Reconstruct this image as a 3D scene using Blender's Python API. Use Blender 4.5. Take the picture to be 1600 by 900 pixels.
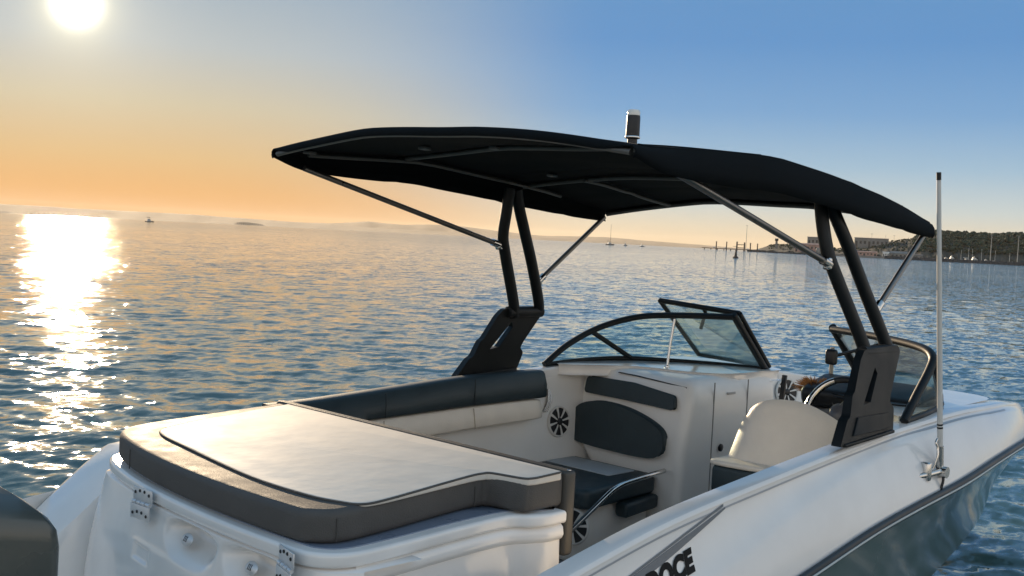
import bpy, bmesh, math, random
import numpy as np
from mathutils import Vector, Matrix
random.seed(7); rng = np.random.default_rng(11)
sc = bpy.context.scene
for o in list(bpy.data.objects): bpy.data.objects.remove(o)
COL = sc.collection
R = math.radians

# ------------------------------------------------------------------ camera (boat frame: +x bow, +y port, z=0 water)
CAM = Vector((0.0, -3.043, 1.65)); HEAD, PITCH, ROLL = R(44.34), R(2.55), R(2.91)
f_ = Vector((math.cos(PITCH)*math.cos(HEAD), math.cos(PITCH)*math.sin(HEAD), -math.sin(PITCH)))
r0 = Vector((math.sin(HEAD), -math.cos(HEAD), 0)); u0 = r0.cross(f_)
r_ = math.cos(ROLL)*r0 + math.sin(ROLL)*u0; u_ = -math.sin(ROLL)*r0 + math.cos(ROLL)*u0
cd = bpy.data.cameras.new('camera'); cd.angle = 2*math.atan(800/1734.0); cd.sensor_width = 36
cd.clip_start = 0.05; cd.clip_end = 200000
cam = bpy.data.objects.new('camera', cd); COL.objects.link(cam)
M = Matrix.Identity(4)
for i in range(3): M[i][0], M[i][1], M[i][2], M[i][3] = r_[i], u_[i], -f_[i], CAM[i]
cam.matrix_world = M; sc.camera = cam

# ------------------------------------------------------------------ sun and sky
SUN_AZ, SUN_EL = R(66.2), R(10.0)
sdir = Vector((math.cos(SUN_EL)*math.cos(SUN_AZ), math.cos(SUN_EL)*math.sin(SUN_AZ), math.sin(SUN_EL)))
w = bpy.data.worlds.new('World'); sc.world = w; w.use_nodes = True
nt = w.node_tree; nt.nodes.clear(); L = nt.links.new
def N(t, **k):
    n = nt.nodes.new(t)
    for a, b in k.items(): setattr(n, a, b)
    return n
def mth(op, a, b=None, c=None, clamp=False):
    n = N('ShaderNodeMath', operation=op, use_clamp=clamp)
    for i, v in enumerate((a, b, c)):
        if v is None: continue
        if isinstance(v, (int, float)): n.inputs[i].default_value = v
        else: L(v, n.inputs[i])
    return n.outputs[0]
def ramp(fac, stops):
    n = N('ShaderNodeValToRGB'); L(fac, n.inputs[0]); cr = n.color_ramp; cr.interpolation = 'EASE' if False else 'LINEAR'
    while len(cr.elements) < len(stops): cr.elements.new(0.5)
    for e, (p, c) in zip(cr.elements, stops): e.position = p; e.color = (*c, 1)
    return n.outputs[0]
def mix(t, fac, a, b):
    n = N('ShaderNodeMix', data_type='RGBA', blend_type=t, clamp_result=False)
    for s, v in ((n.inputs[0], fac), (n.inputs[6], a), (n.inputs[7], b)):
        if isinstance(v, (int, float)): s.default_value = v
        elif isinstance(v, tuple): s.default_value = (*v, 1)
        else: L(v, s)
    return n.outputs[2]
sky = N('ShaderNodeTexSky', sky_type='NISHITA', sun_disc=False)
sky.sun_elevation = SUN_EL; sky.sun_rotation = math.pi/2 - SUN_AZ
sky.altitude = 0; sky.air_density = 1.0; sky.dust_density = 1.6; sky.ozone_density = 1.6
geo = N('ShaderNodeTexCoord'); sep = N('ShaderNodeSeparateXYZ'); L(geo.outputs['Generated'], sep.inputs[0])
dx, dy, dz = sep.outputs
hl = mth('SQRT', mth('ADD', mth('MULTIPLY', dx, dx), mth('MULTIPLY', dy, dy)))
hl = mth('MAXIMUM', hl, 1e-4)
caz = mth('DIVIDE', mth('ADD', mth('MULTIPLY', dx, math.cos(SUN_AZ)), mth('MULTIPLY', dy, math.sin(SUN_AZ))), hl)
azf = mth('MULTIPLY_ADD', caz, 0.5, 0.5, True)            # 1 towards the sun, 0 away from it
el = mth('MAXIMUM', dz, 0.0)
dot = mth('ADD', mth('ADD', mth('MULTIPLY', dx, sdir.x), mth('MULTIPLY', dy, sdir.y)), mth('MULTIPLY', dz, sdir.z))
def S(r, g, b):                                           # sRGB 0-255 -> linear
    return tuple(((c/255)/12.92 if c/255 <= 0.04045 else ((c/255+0.055)/1.055)**2.4) for c in (r, g, b))
toward = ramp(el, [(0, S(232,160,84)), (.025, S(228,168,98)), (.055, S(220,184,132)), (.10, S(206,195,168)), (.15, S(182,191,194)), (.24, S(142,168,190)), (.45, S(116,149,178)), (1, S(98,138,172))])
away = ramp(el, [(0, S(238,212,172)), (.018, S(224,214,190)), (.04, S(196,209,210)), (.075, S(156,189,212)), (.12, S(118,165,209)), (.18, S(94,148,202)), (.40, S(102,147,186)), (1, S(98,138,172))])
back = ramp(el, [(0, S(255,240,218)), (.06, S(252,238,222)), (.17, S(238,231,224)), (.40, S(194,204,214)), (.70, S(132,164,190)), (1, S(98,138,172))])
def smooth(v, lo, hi):
    mr = N('ShaderNodeMapRange', interpolation_type='SMOOTHSTEP'); L(v, mr.inputs[0]); mr.inputs[1].default_value = lo; mr.inputs[2].default_value = hi; return mr.outputs[0]
grad = mix('MIX', smooth(caz, .895, 1.0), away, toward)
grad = mix('MULTIPLY', 1.0, grad, (.78, .78, .78))
grad = mix('MIX', smooth(caz, -.35, .62), back, grad)      # unseen sky away from the sun, raised brighter to lift the shaded hull and cockpit
nis = mix('MULTIPLY', 1.0, sky.outputs[0], (0.05, 0.05, 0.05))
base = mix('MIX', 0.01, grad, nis)
one = mth('SUBTRACT', 1.0, dot)
def lobe(deg, amp): return mth('MULTIPLY', mth('EXPONENT', mth('DIVIDE', one, -(R(deg)**2)/2)), amp)
base = mix('ADD', 1.0, base, mix('MULTIPLY', 1.0, lobe(0.70, 5.0), (1.0, 0.95, 0.78)))
base = mix('ADD', 1.0, base, mix('MULTIPLY', 1.0, lobe(1.6, 0.40), (1.0, 0.84, 0.40)))
base = mix('ADD', 1.0, base, mix('MULTIPLY', 1.0, lobe(4.0, 0.13), (1.0, 0.80, 0.50)))
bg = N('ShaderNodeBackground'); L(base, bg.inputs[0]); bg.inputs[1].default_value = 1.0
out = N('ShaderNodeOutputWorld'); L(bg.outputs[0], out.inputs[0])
sd = bpy.data.lights.new('sun', 'SUN'); sd.energy = 5.0; sd.angle = R(0.5); sd.color = (1.0, 0.76, 0.50)
sun = bpy.data.objects.new('sun', sd); COL.objects.link(sun)
sun.rotation_euler = sdir.to_track_quat('Z', 'Y').to_euler(); sun.location = (0, 20, 10)
vs = sc.view_settings; vs.view_transform = 'Standard'; vs.look = 'None'; vs.exposure = 0.38; vs.gamma = 1.0; vs.use_curve_mapping = False
cy = sc.cycles; cy.use_denoising = True; cy.max_bounces = 8; cy.sample_clamp_indirect = 6.0; cy.volume_bounces = 0
cy.caustics_reflective = False; cy.caustics_refractive = False; cy.transparent_max_bounces = 16

# ------------------------------------------------------------------ helpers
def tag(o, label=None, cat=None, group=None, kind=None):
    for k, v in (('label', label), ('category', cat), ('group', group), ('kind', kind)):
        if v: o[k] = v
    return o
def empty(name, loc=(0,0,0), rz=0.0, parent=None):
    o = bpy.data.objects.new(name, None); COL.objects.link(o); o.location = loc; o.rotation_euler = (0,0,rz); o.empty_display_size = .2
    if parent: o.parent = parent
    return o
def inv_of(o):
    m = Matrix.Identity(4)
    while o is not None:
        m = Matrix.Translation(o.location) @ Matrix.Rotation(o.rotation_euler.z, 4, 'Z') @ m; o = o.parent
        if o is not None and o.type == 'MESH': break
    return m.inverted()
def link(name, me, mat=None, parent=None, smooth=None):
    o = bpy.data.objects.new(name, me); COL.objects.link(o)
    if mat is not None: me.materials.clear(); me.materials.append(mat)
    if smooth is not None:
        me.polygons.foreach_set('use_smooth', [True]*len(me.polygons))
        if smooth < 179: me.set_sharp_from_angle(angle=R(smooth))
    if parent is not None:
        o.parent = parent
        if parent.type == 'EMPTY': o.matrix_parent_inverse = inv_of(parent)   # meshes are written in world coordinates
        else: o.matrix_parent_inverse = Matrix.Identity(4)
    return o
def mk(name, V, F, mat=None, parent=None, smooth=35):
    me = bpy.data.meshes.new(name); me.from_pydata([tuple(map(float, v)) for v in V], [], [tuple(f) for f in F]); me.update()
    bm = bmesh.new(); bm.from_mesh(me); bmesh.ops.recalc_face_normals(bm, faces=bm.faces); bm.to_mesh(me); bm.free()
    return link(name, me, mat, parent, smooth)
class MB:                                                  # gathers shapes into one mesh
    def __init__(s): s.V = []; s.F = []
    def add(s, V, F):
        b = len(s.V); s.V += [tuple(map(float, v)) for v in V]; s.F += [tuple(i+b for i in f) for f in F]; return s
    def box(s, c, d, rot=None, bev=0.0, seg=2):
        bm = bmesh.new(); bmesh.ops.create_cube(bm, size=1.0)
        bmesh.ops.scale(bm, vec=d, verts=bm.verts)
        if bev: bmesh.ops.bevel(bm, geom=bm.edges[:], offset=bev, segments=seg, profile=.5, affect='EDGES')
        if rot is not None: bmesh.ops.transform(bm, matrix=rot, verts=bm.verts)
        bmesh.ops.translate(bm, vec=c, verts=bm.verts)
        bm.verts.index_update(); s.add([v.co for v in bm.verts], [[v.index for v in f.verts] for f in bm.faces]); bm.free(); return s
    def tube(s, P, r, n=10, caps=True, sx=1.0):
        V, F = tube_vf(P, r, n, caps, sx); return s.add(V, F)
    def lathe(s, prof, n=20, M=None):
        V, F = lathe_vf(prof, n)
        if M is not None: V = [M @ Vector(v) for v in V]
        return s.add(V, F)
    def make(s, name, mat=None, parent=None, smooth=35): return mk(name, s.V, s.F, mat, parent, smooth)
def spline(P, n=8, closed=False):
    P = [Vector(p) for p in P]; out = []; m = len(P)
    for i in range(m if closed else m-1):
        g = (lambda k: P[k % m]) if closed else (lambda k: P[min(max(k, 0), m-1)])
        a, b, c, d = g(i-1), g(i), g(i+1), g(i+2)
        for k in range(n):
            t = k/n; out.append(.5*((2*b)+(c-a)*t+(2*a-5*b+4*c-d)*t*t+(3*b-a-3*c+d)*t**3))
    if not closed: out.append(P[-1].copy())
    return out
def tube_vf(P, r, n=10, caps=True, sx=1.0):
    P = [Vector(p) for p in P]; V = []; F = []; up = None
    for i, p in enumerate(P):
        t = (P[min(i+1, len(P)-1)] - P[max(i-1, 0)]).normalized()
        if up is None:
            up = Vector((0,0,1)) if abs(t.z) < .9 else Vector((1,0,0))
        b = t.cross(up).normalized(); up = b.cross(t).normalized(); rr = r[i] if hasattr(r, '__len__') else r
        for k in range(n):
            a = 2*math.pi*k/n; V.append(p + rr*(math.cos(a)*b*sx + math.sin(a)*up))
    for i in range(len(P)-1):
        for k in range(n): F.append((i*n+k, i*n+(k+1) % n, (i+1)*n+(k+1) % n, (i+1)*n+k))
    if caps: F += [tuple(range(n))[::-1], tuple((len(P)-1)*n+k for k in range(n))]
    return V, F
def lathe_vf(prof, n=20):
    V = []; F = []
    for r, z in prof:
        for k in range(n): a = 2*math.pi*k/n; V.append((r*math.cos(a), r*math.sin(a), z))
    for i in range(len(prof)-1):
        for k in range(n): F.append((i*n+k, i*n+(k+1) % n, (i+1)*n+(k+1) % n, (i+1)*n+k))
    F += [tuple(range(n))[::-1], tuple((len(prof)-1)*n+k for k in range(n))]
    return V, F
def rings(RG, closed=True, cap0=True, cap1=True):
    n = len(RG[0]); V = [p for r in RG for p in r]; F = []
    for i in range(len(RG)-1):
        for k in range(n if closed else n-1): F.append((i*n+k, i*n+(k+1) % n, (i+1)*n+(k+1) % n, (i+1)*n+k))
    if closed and cap0: F.append(tuple(range(n))[::-1])
    if closed and cap1: F.append(tuple((len(RG)-1)*n+k for k in range(n)))
    return V, F
def offset(P, d):                                          # offset a closed CCW 2-D outline outwards by d
    n = len(P); out = []
    for i in range(n):
        a = np.array(P[(i-1) % n][:2]); b = np.array(P[i][:2]); c = np.array(P[(i+1) % n][:2])
        e = (b-a)/(np.linalg.norm(b-a)+1e-9) + (c-b)/(np.linalg.norm(c-b)+1e-9); e /= np.linalg.norm(e)+1e-9
        out.append((b[0]+e[1]*d, b[1]-e[0]*d))
    return out
def round_poly(P, r, n=5):                                 # round the corners of a polygon; r one number or one per corner
    out = []; m = len(P)
    for i in range(m):
        a, b, c = Vector(P[i-1]), Vector(P[i]), Vector(P[(i+1) % m]); rr = r[i] if hasattr(r, '__len__') else r
        u = (a-b); v = (c-b); k = min(rr, u.length*.45, v.length*.45); p = b+u.normalized()*k; q = b+v.normalized()*k
        for j in range(n+1):
            t = j/n; out.append((p*(1-t)**2 + b*2*t*(1-t) + q*t*t))
    return out
def slab(name, P2, z0, z1, rad, mat, parent, ztop=None, seg=4, smooth=40, M=None):
    """Cushion-like slab: outline P2, softened top and bottom edges; ztop(x,y) adds to the top height."""
    RG = []
    for k in range(seg+1): a = math.pi/2*k/seg; RG.append([(x, y, z0+rad*(1-math.sin(a))) for x, y in offset(P2, -rad*(1-math.cos(a)))][::1])
    RG = RG[::-1] if False else RG
    RG = [[(x, y, z0+rad*(1-math.sin(math.pi/2*k/seg))) for x, y in offset(P2, -rad*(1-math.sin(math.pi/2*(1-k/seg))))] for k in range(seg, -1, -1)]
    top = []
    for k in range(seg+1):
        a = math.pi/2*k/seg; top.append([(x, y, z1-rad*(1-math.sin(a))+(ztop(x, y) if ztop else 0)) for x, y in offset(P2, -rad*(1-math.cos(a)))])
    V, F = rings(RG+top)
    if M is not None: V = [M @ Vector(v) for v in V]
    return mk(name, V, F, mat, parent, smooth)
def hermite(X, Y):
    X = np.array(X, float); Y = np.array(Y, float); d = np.diff(Y)/np.diff(X); m = np.empty_like(Y)
    m[0], m[-1] = d[0], d[-1]; m[1:-1] = np.where(d[:-1]*d[1:] > 0, 2*d[:-1]*d[1:]/(d[:-1]+d[1:]+1e-12*np.sign(d[:-1]+d[1:]+1e-15)), 0)
    def f(x):
        x = np.clip(x, X[0], X[-1]); i = np.clip(np.searchsorted(X, x)-1, 0, len(X)-2); h = X[i+1]-X[i]; t = (x-X[i])/h
        return (1+2*t)*(1-t)**2*Y[i]+t*(1-t)**2*h*m[i]+t*t*(3-2*t)*Y[i+1]+t*t*(t-1)*h*m[i+1]
    return f
def polar(az, dist, z=0.0):                                # a place by compass bearing (degrees from the bow) and distance
    a = R(az); return Vector((CAM.x+dist*math.cos(a), CAM.y+dist*math.sin(a), z))

# ------------------------------------------------------------------ materials
MATS = {}
def pmat(name, col, rough=.5, metal=0.0, coat=0.0, var=.08, scale=6.0, bump=0.0, bscale=60.0, spec=.5, rvar=.06, stretch=None, detail=4):
    m = bpy.data.materials.new(name); m.use_nodes = True; t = m.node_tree; b = t.nodes['Principled BSDF']
    tc = t.nodes.new('ShaderNodeTexCoord'); src = tc.outputs['Object']
    if stretch:
        mp = t.nodes.new('ShaderNodeMapping'); mp.inputs['Scale'].default_value = stretch; t.links.new(src, mp.inputs[0]); src = mp.outputs[0]
    n = t.nodes.new('ShaderNodeTexNoise'); n.inputs['Scale'].default_value = scale; n.inputs['Detail'].default_value = detail; t.links.new(src, n.inputs['Vector'])
    cr = t.nodes.new('ShaderNodeValToRGB'); t.links.new(n.outputs[0], cr.inputs[0])
    cr.color_ramp.elements[0].position = .3; cr.color_ramp.elements[1].position = .7
    cr.color_ramp.elements[0].color = (*[c*(1-var) for c in col], 1); cr.color_ramp.elements[1].color = (*[min(1, c*(1+var)) for c in col], 1)
    t.links.new(cr.outputs[0], b.inputs['Base Color'])
    rr = t.nodes.new('ShaderNodeMapRange'); t.links.new(n.outputs[0], rr.inputs[0]); rr.inputs[1].default_value = .3; rr.inputs[2].default_value = .7
    rr.inputs[3].default_value = max(.02, rough-rvar); rr.inputs[4].default_value = rough+rvar; t.links.new(rr.outputs[0], b.inputs['Roughness'])
    b.inputs['Metallic'].default_value = metal; b.inputs['Coat Weight'].default_value = coat; b.inputs['Coat Roughness'].default_value = .08
    b.inputs['Specular IOR Level'].default_value = spec
    if bump:
        n2 = t.nodes.new('ShaderNodeTexNoise'); n2.inputs['Scale'].default_value = bscale; n2.inputs['Detail'].default_value = 3; t.links.new(src, n2.inputs['Vector'])
        bp = t.nodes.new('ShaderNodeBump'); bp.inputs['Strength'].default_value = 1.0; bp.inputs['Distance'].default_value = bump
        t.links.new(n2.outputs[0], bp.inputs['Height']); t.links.new(bp.outputs[0], b.inputs['Normal'])
    MATS[name] = m; return m

# ------------------------------------------------------------------ water
def water_material():
    m = bpy.data.materials.new('sea_water'); m.use_nodes = True; t = m.node_tree; b = t.nodes['Principled BSDF']
    b.inputs['Base Color'].default_value = (0.062, 0.125, 0.128, 1); b.inputs['Roughness'].default_value = 0.045
    b.inputs['IOR'].default_value = 1.333; b.inputs['Specular IOR Level'].default_value = .42
    tc = t.nodes.new('ShaderNodeTexCoord')
    def tex(scale, sx, sy, rot, detail=3, rough=.55, out='Color'):
        mp = t.nodes.new('ShaderNodeMapping'); mp.inputs['Scale'].default_value = (sx, sy, 1); mp.inputs['Rotation'].default_value = (0, 0, rot)
        t.links.new(tc.outputs['Object'], mp.inputs[0])
        n = t.nodes.new('ShaderNodeTexNoise'); n.inputs['Scale'].default_value = scale; n.inputs['Detail'].default_value = detail; n.inputs['Roughness'].default_value = rough
        t.links.new(mp.outputs[0], n.inputs['Vector']); return n.outputs[out]
    def vm(op, a, b=None, s=None):
        n = t.nodes.new('ShaderNodeVectorMath'); n.operation = op; t.links.new(a, n.inputs[0])
        if isinstance(b, tuple): n.inputs[1].default_value = b
        elif b is not None: t.links.new(b, n.inputs[1])
        if s is not None:
            if isinstance(s, (int, float)): n.inputs['Scale'].default_value = s
            else: t.links.new(s, n.inputs['Scale'])
        return n.outputs[0]
    # wind patches: calmer and more ruffled water
    wp = tex(.035, .35, 1.0, R(-50), 3, .55, 'Fac'); mr = t.nodes.new('ShaderNodeMapRange'); t.links.new(wp, mr.inputs[0])
    mr.inputs[1].default_value = .35; mr.inputs[2].default_value = .62; mr.inputs[3].default_value = .55; mr.inputs[4].default_value = 1.0
    # ripple slopes at three sizes added to the surface normal
    acc = None
    for col, k in ((tex(.8, .5, 1.0, R(-46), 2), .22), (tex(3.2, .5, 1.0, R(-56), 3), .76), (tex(10.0, .6, 1.0, R(-35), 3), .70)):
        v = vm('MULTIPLY', vm('SUBTRACT', col, (.5, .5, .5)), (k, k, 0)); acc = v if acc is None else vm('ADD', acc, v)
    acc = vm('SCALE', acc, s=mr.outputs[0]); gn = t.nodes.new('ShaderNodeNewGeometry')
    t.links.new(vm('NORMALIZE', vm('ADD', gn.outputs['Normal'], acc)), b.inputs['Normal'])
    return m
def build_water():
    cx, cyy = 2.5, -1.0
    az = np.concatenate([np.arange(-14, 96, .15), np.arange(96, 346, 2.0)]); th = np.radians(az)
    rr = [0.25]
    while rr[-1] < 450: rr.append(rr[-1]*1.0092 if rr[-1] > 3 else rr[-1]+.05)
    while rr[-1] < 44000: rr.append(rr[-1]*1.16)
    rr = np.array(rr); Rg, Tg = np.meshgrid(rr, th, indexing='ij')
    X = cx+Rg*np.cos(Tg); Y = cyy+Rg*np.sin(Tg)
    dr = np.gradient(rr)[:, None]*np.ones_like(Tg); dt = Rg*np.radians(np.where((az < 96), .15, 2.0))[None, :]
    cell = np.maximum(dr, dt)
    Z = np.zeros_like(X); g = np.random.default_rng(5)
    lam = np.geomspace(.15, 1.7, 72); wind = R(38)
    for l in lam:
        k = 2*math.pi/l; d = wind+g.normal(0, .55); ph = g.uniform(0, 6.283); steep = .023 if l < .45 else .023*(.45/l)**1.15
        a = steep/k*g.uniform(.6, 1.4); fade = np.exp(-(cell*2.4/l)**2)
        arg = k*(X*math.cos(d)+Y*math.sin(d))+ph
        Z += fade*a*(np.sin(arg)+.18*np.cos(2*arg))
    nr, na = X.shape
    V = np.stack([X, Y, Z], -1).reshape(-1, 3)
    I = np.arange(nr*na).reshape(nr, na); J = np.roll(I, -1, axis=1)
    Q = np.stack([I[:-1], I[1:], J[1:], J[:-1]], -1).reshape(-1, 4)
    V = np.concatenate([V, [[cx, cyy, 0]]]); c = len(V)-1
    T = np.stack([np.full(na, c), I[0], J[0]], -1)
    me = bpy.data.meshes.new('sea'); me.vertices.add(len(V)); me.vertices.foreach_set('co', V.ravel().astype(np.float32))
    nl = Q.size+T.size; me.loops.add(nl); me.loops.foreach_set('vertex_index', np.concatenate([Q.ravel(), T.ravel()]).astype(np.int32))
    me.polygons.add(len(Q)+len(T))
    ls = np.concatenate([np.arange(len(Q))*4, Q.size+np.arange(len(T))*3]).astype(np.int32)
    me.polygons.foreach_set('loop_start', ls); me.update(calc_edges=True); me.validate()
    me.polygons.foreach_set('use_smooth', np.ones(len(me.polygons), bool))
    o = link('sea', me, water_material()); tag(o, 'rippled blue grey sea water around the boat with sun glitter', 'water', kind='structure')
build_water()

# ------------------------------------------------------------------ far land
m_hill = pmat('far_hill', (.20, .15, .105), .95, var=.25, scale=.002)
def ridge(name, label, pts, dist, depth, mat, rough=.12, seed=1, n=260):
    """A range of hills by bearing: pts = (bearing, height m)."""
    g = np.random.default_rng(seed); A = np.array([p[0] for p in pts]); Hh = np.array([p[1] for p in pts]); fn = hermite(A, Hh)
    az = np.linspace(A[0], A[-1], n); h = np.array([fn(a) for a in az]); ns = np.zeros(n)
    for f in (3, 7, 15, 31, 63): ns += np.sin(np.linspace(0, f*6.28*1.3, n)+g.uniform(0, 6.28))/f**.75
    h = np.maximum(h*(1+rough*ns), 0)
    prof = [(-.5, 0), (-.28, .35), (-.1, .8), (0, 1), (.15, .85), (.5, 0)]; V = []; F = []
    for j, (d, s) in enumerate(prof):
        for i in range(n): V.append(polar(az[i], dist+d*depth+.03*depth*math.sin(i*.7+j), h[i]*s*(1 if s in (0, 1) else 1+.1*math.sin(i*1.3+j*2)) - (1 if s == 0 else 0)))
    for j in range(len(prof)-1):
        for i in range(n-1): F.append((j*n+i, j*n+i+1, (j+1)*n+i+1, (j+1)*n+i))
    return tag(mk(name, V, F, mat, None, 180), label, 'hills', kind='structure')
ridge('hills', 'low hazy hills along the far left horizon', [(30,10),(36,30),(44,60),(48,70),(52,80),(56,120),(60,150),(66,170),(74,180),(84,160),(96,100)], 24000, 6000, m_hill, .10, 1)
ridge('mountains', 'pale mountain range on the horizon behind the canopy frame', [(31,30),(36,110),(40,190),(43,150),(46,230),(48.5,300),(50,250),(52,290),(54,200),(57,150),(60,110),(68,80),(80,40)], 34000, 7000, m_hill, .16, 4)
# ------------------------------------------------------------------ haze
def haze():
    mb = MB().box((0, 0, 260), (90000, 90000, 530))
    o = mb.make('haze', None, None, None); m = bpy.data.materials.new('haze_air'); m.use_nodes = True; t = m.node_tree
    t.nodes.remove(t.nodes['Principled BSDF']); v = t.nodes.new('ShaderNodeVolumePrincipled')
    v.inputs['Color'].default_value = (.95, .83, .66, 1); v.inputs['Density'].default_value = 1.4e-5; v.inputs['Anisotropy'].default_value = .25
    t.links.new(v.outputs[0], t.nodes['Material Output'].inputs['Volume']); o.data.materials.append(m)
    tag(o, 'pale even sea haze filling the air to the horizon', 'haze', kind='stuff')
haze()

# ------------------------------------------------------------------ boat materials
gel = pmat('white_gelcoat', (.79, .775, .755), .17, coat=.5, var=.05, scale=5.0, bump=.0006, bscale=5.0, rvar=.08, detail=9)
gel_in = pmat('cream_liner', (.83, .812, .775), .36, coat=.15, var=.035, scale=4.0, bump=.0008, bscale=9.0)
hull_gr = pmat('grey_hull_gelcoat', (.115, .155, .148), .12, coat=.6, var=.03, scale=1.5, rvar=.02)
vinyl_w = pmat('white_vinyl', (.70, .65, .58), .68, spec=.3, var=.06, scale=7.0, bump=.0016, bscale=11.0, detail=6)
vinyl_g = pmat('slate_vinyl', (.088, .084, .080), .66, spec=.3, var=.09, scale=14.0, bump=.0012, bscale=240.0)
vinyl_n = pmat('navy_vinyl', (.022, .038, .046), .48, var=.10, scale=12.0, bump=.0010, bscale=200.0)
vinyl_c = pmat('cream_vinyl', (.80, .735, .64), .42, var=.05, scale=8.0, bump=.0012, bscale=160.0)
vinyl_l = pmat('pale_grey_vinyl', (.42, .46, .49), .5, var=.06, scale=10.0, bump=.0010, bscale=160.0)
blk = pmat('black_powdercoat', (.005, .0075, .009), .5, spec=.35, var=.15, scale=9.0, bump=.0004, bscale=300.0)
blk_pl = pmat('black_plastic', (.014, .015, .017), .45, var=.15, scale=12.0)
fabric = pmat('black_canvas', (.006, .0085, .0105), .9, var=.25, scale=5.0, bump=.0015, bscale=420.0, spec=.15)
chrome = pmat('stainless_steel', (.62, .61, .59), .16, metal=1.0, var=.06, scale=30.0)
satin = pmat('satin_steel', (.66, .68, .70), .45, metal=.55, var=.05, scale=30.0)
alu = pmat('anodised_tube', (.20, .19, .18), .33, metal=.9, var=.10, scale=20.0)
mat_floor = pmat('grey_deck_mat', (.33, .34, .34), .8, var=.10, scale=40.0, bump=.002, bscale=120.0)
mat_cowl = pmat('outboard_grey', (.065, .074, .066), .30, coat=.4, var=.10, scale=4.0)
decal = pmat('slate_decal', (.095, .125, .155), .35, coat=.3, var=.05)
ink = pmat('black_lettering', (.006, .007, .008), .6, var=.05, spec=.2)
white_pl = pmat('white_plastic', (.70, .68, .64), .4, var=.03)
rubber = pmat('dark_rubber', (.018, .028, .036), .45, var=.1)
def glass_mat(name, tint, refl=1.0):
    m = bpy.data.materials.new(name); m.use_nodes = True; t = m.node_tree; t.nodes.clear()
    o = t.nodes.new('ShaderNodeOutputMaterial'); mx = t.nodes.new('ShaderNodeMixShader'); a = t.nodes.new('ShaderNodeBsdfTransparent'); g = t.nodes.new('ShaderNodeBsdfGlossy'); f = t.nodes.new('ShaderNodeFresnel')
    nz = t.nodes.new('ShaderNodeTexNoise'); nz.inputs['Scale'].default_value = 6; mr = t.nodes.new('ShaderNodeMapRange'); t.links.new(nz.outputs[0], mr.inputs[0])
    mr.inputs[3].default_value = .01; mr.inputs[4].default_value = .05; t.links.new(mr.outputs[0], g.inputs['Roughness'])
    a.inputs[0].default_value = (*tint, 1); f.inputs[0].default_value = 1.22; hf = t.nodes.new('ShaderNodeMath'); hf.operation = 'MULTIPLY'; hf.inputs[1].default_value = .45; t.links.new(f.outputs[0], hf.inputs[0]); t.links.new(hf.outputs[0], mx.inputs[0]); t.links.new(a.outputs[0], mx.inputs[1]); t.links.new(g.outputs[0], mx.inputs[2]); t.links.new(mx.outputs[0], o.inputs[0])
    return m
glass = glass_mat('windscreen_glass', (.90, .95, .93))

# ------------------------------------------------------------------ boat
boat = tag(empty('motor_boat', (4.4, 0, 0)), 'white bowrider motor boat with black canopy tower moored in the foreground', 'boat')
zt = hermite([1.6,2.0,2.33,2.8,3.33,3.95,4.45,5.0,5.5,6.0,6.5,7.0,7.35], [.60,.655,.722,.808,.867,.926,.965,.985,.975,.928,.862,.79,.745])
yt = hermite([1.6,4.6,5.2,5.8,6.4,6.9,7.2,7.35], [1.05,1.05,1.035,.965,.78,.48,.20,.02])
zr = hermite([1.6,2.5,3.43,3.99,4.69,5.5,6.2,7.0,7.4], [.30,.385,.545,.640,.712,.775,.76,.70,.67])
yr = hermite([1.6,4.5,5.2,5.8,6.4,6.9,7.25,7.4], [1.14,1.17,1.135,1.045,.85,.55,.22,.02])
zch = hermite([1.6,4.0,5.05,6.0,6.8,7.38], [.02,.09,.225,.32,.43,.58])
ych = hermite([1.6,4.0,5.05,6.0,6.8,7.2,7.38], [1.04,1.06,.955,.78,.47,.2,.015])
zk = hermite([1.6,5.0,6.2,6.9,7.2,7.38], [-.32,-.34,-.22,.05,.32,.58])
zcr = hermite([1.6,2.95,3.57,4.28,5.04,7.4], [.42,.624,.779,.90,.965,.70])
XS = np.concatenate([np.linspace(1.62, 5, 46), np.linspace(5.05, 7.35, 44)])
def side_pt(x, t):
    """Point on the upper topside: t=0 deck edge, t=1 rub rail."""
    y0, z0, y1, z1 = yt(x), zt(x)-.008, yr(x), zr(x); zc = min(zcr(x), z0-.03); tc = (z0-zc)/max(z0-z1, .05); tc = min(max(tc, .05), .95)
    # flat above the crease, full below it
    yy = y0+(y1-y0)*(t**.8); 
    if t < tc: yy -= .017*math.sin(math.pi*t/tc)**.7*min(1, max(0, (6.2-x)/1.5))
    else: yy += .006*math.sin(math.pi*(t-tc)/(1-tc))
    return yy, z0+(z1-z0)*t
def loft_sides(fn, name, mat, parent, npt, smooth=50, xs=XS):
    V = []; F = []
    for s in (-1, 1):
        b = len(V); n = npt
        for x in xs:
            for y, z in fn(x): V.append((x, s*y, z))
        for i in range(len(xs)-1):
            for k in range(n-1): F.append((b+i*n+k, b+i*n+k+1, b+(i+1)*n+k+1, b+(i+1)*n+k))
    return mk(name, V, F, mat, parent, smooth)
NT = 30
topside = loft_sides(lambda x: [side_pt(x, k/(NT-1)) for k in range(NT)], 'topside', gel, boat, NT, 40)
def rail(x):
    y, z = yr(x), zr(x); k = min(1, max(.1, (7.4-x)/.4))
    return [(y-.004, z+.006), (y+.006*k, z+.019), (y+.015*k, z+.018), (y+.021*k, z+.009), (y+.021*k, z-.013), (y+.014*k, z-.021), (y-.004, z-.024)]
rr_ = loft_sides(rail, 'rub_rail', rubber, boat, 7, 60)
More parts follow.
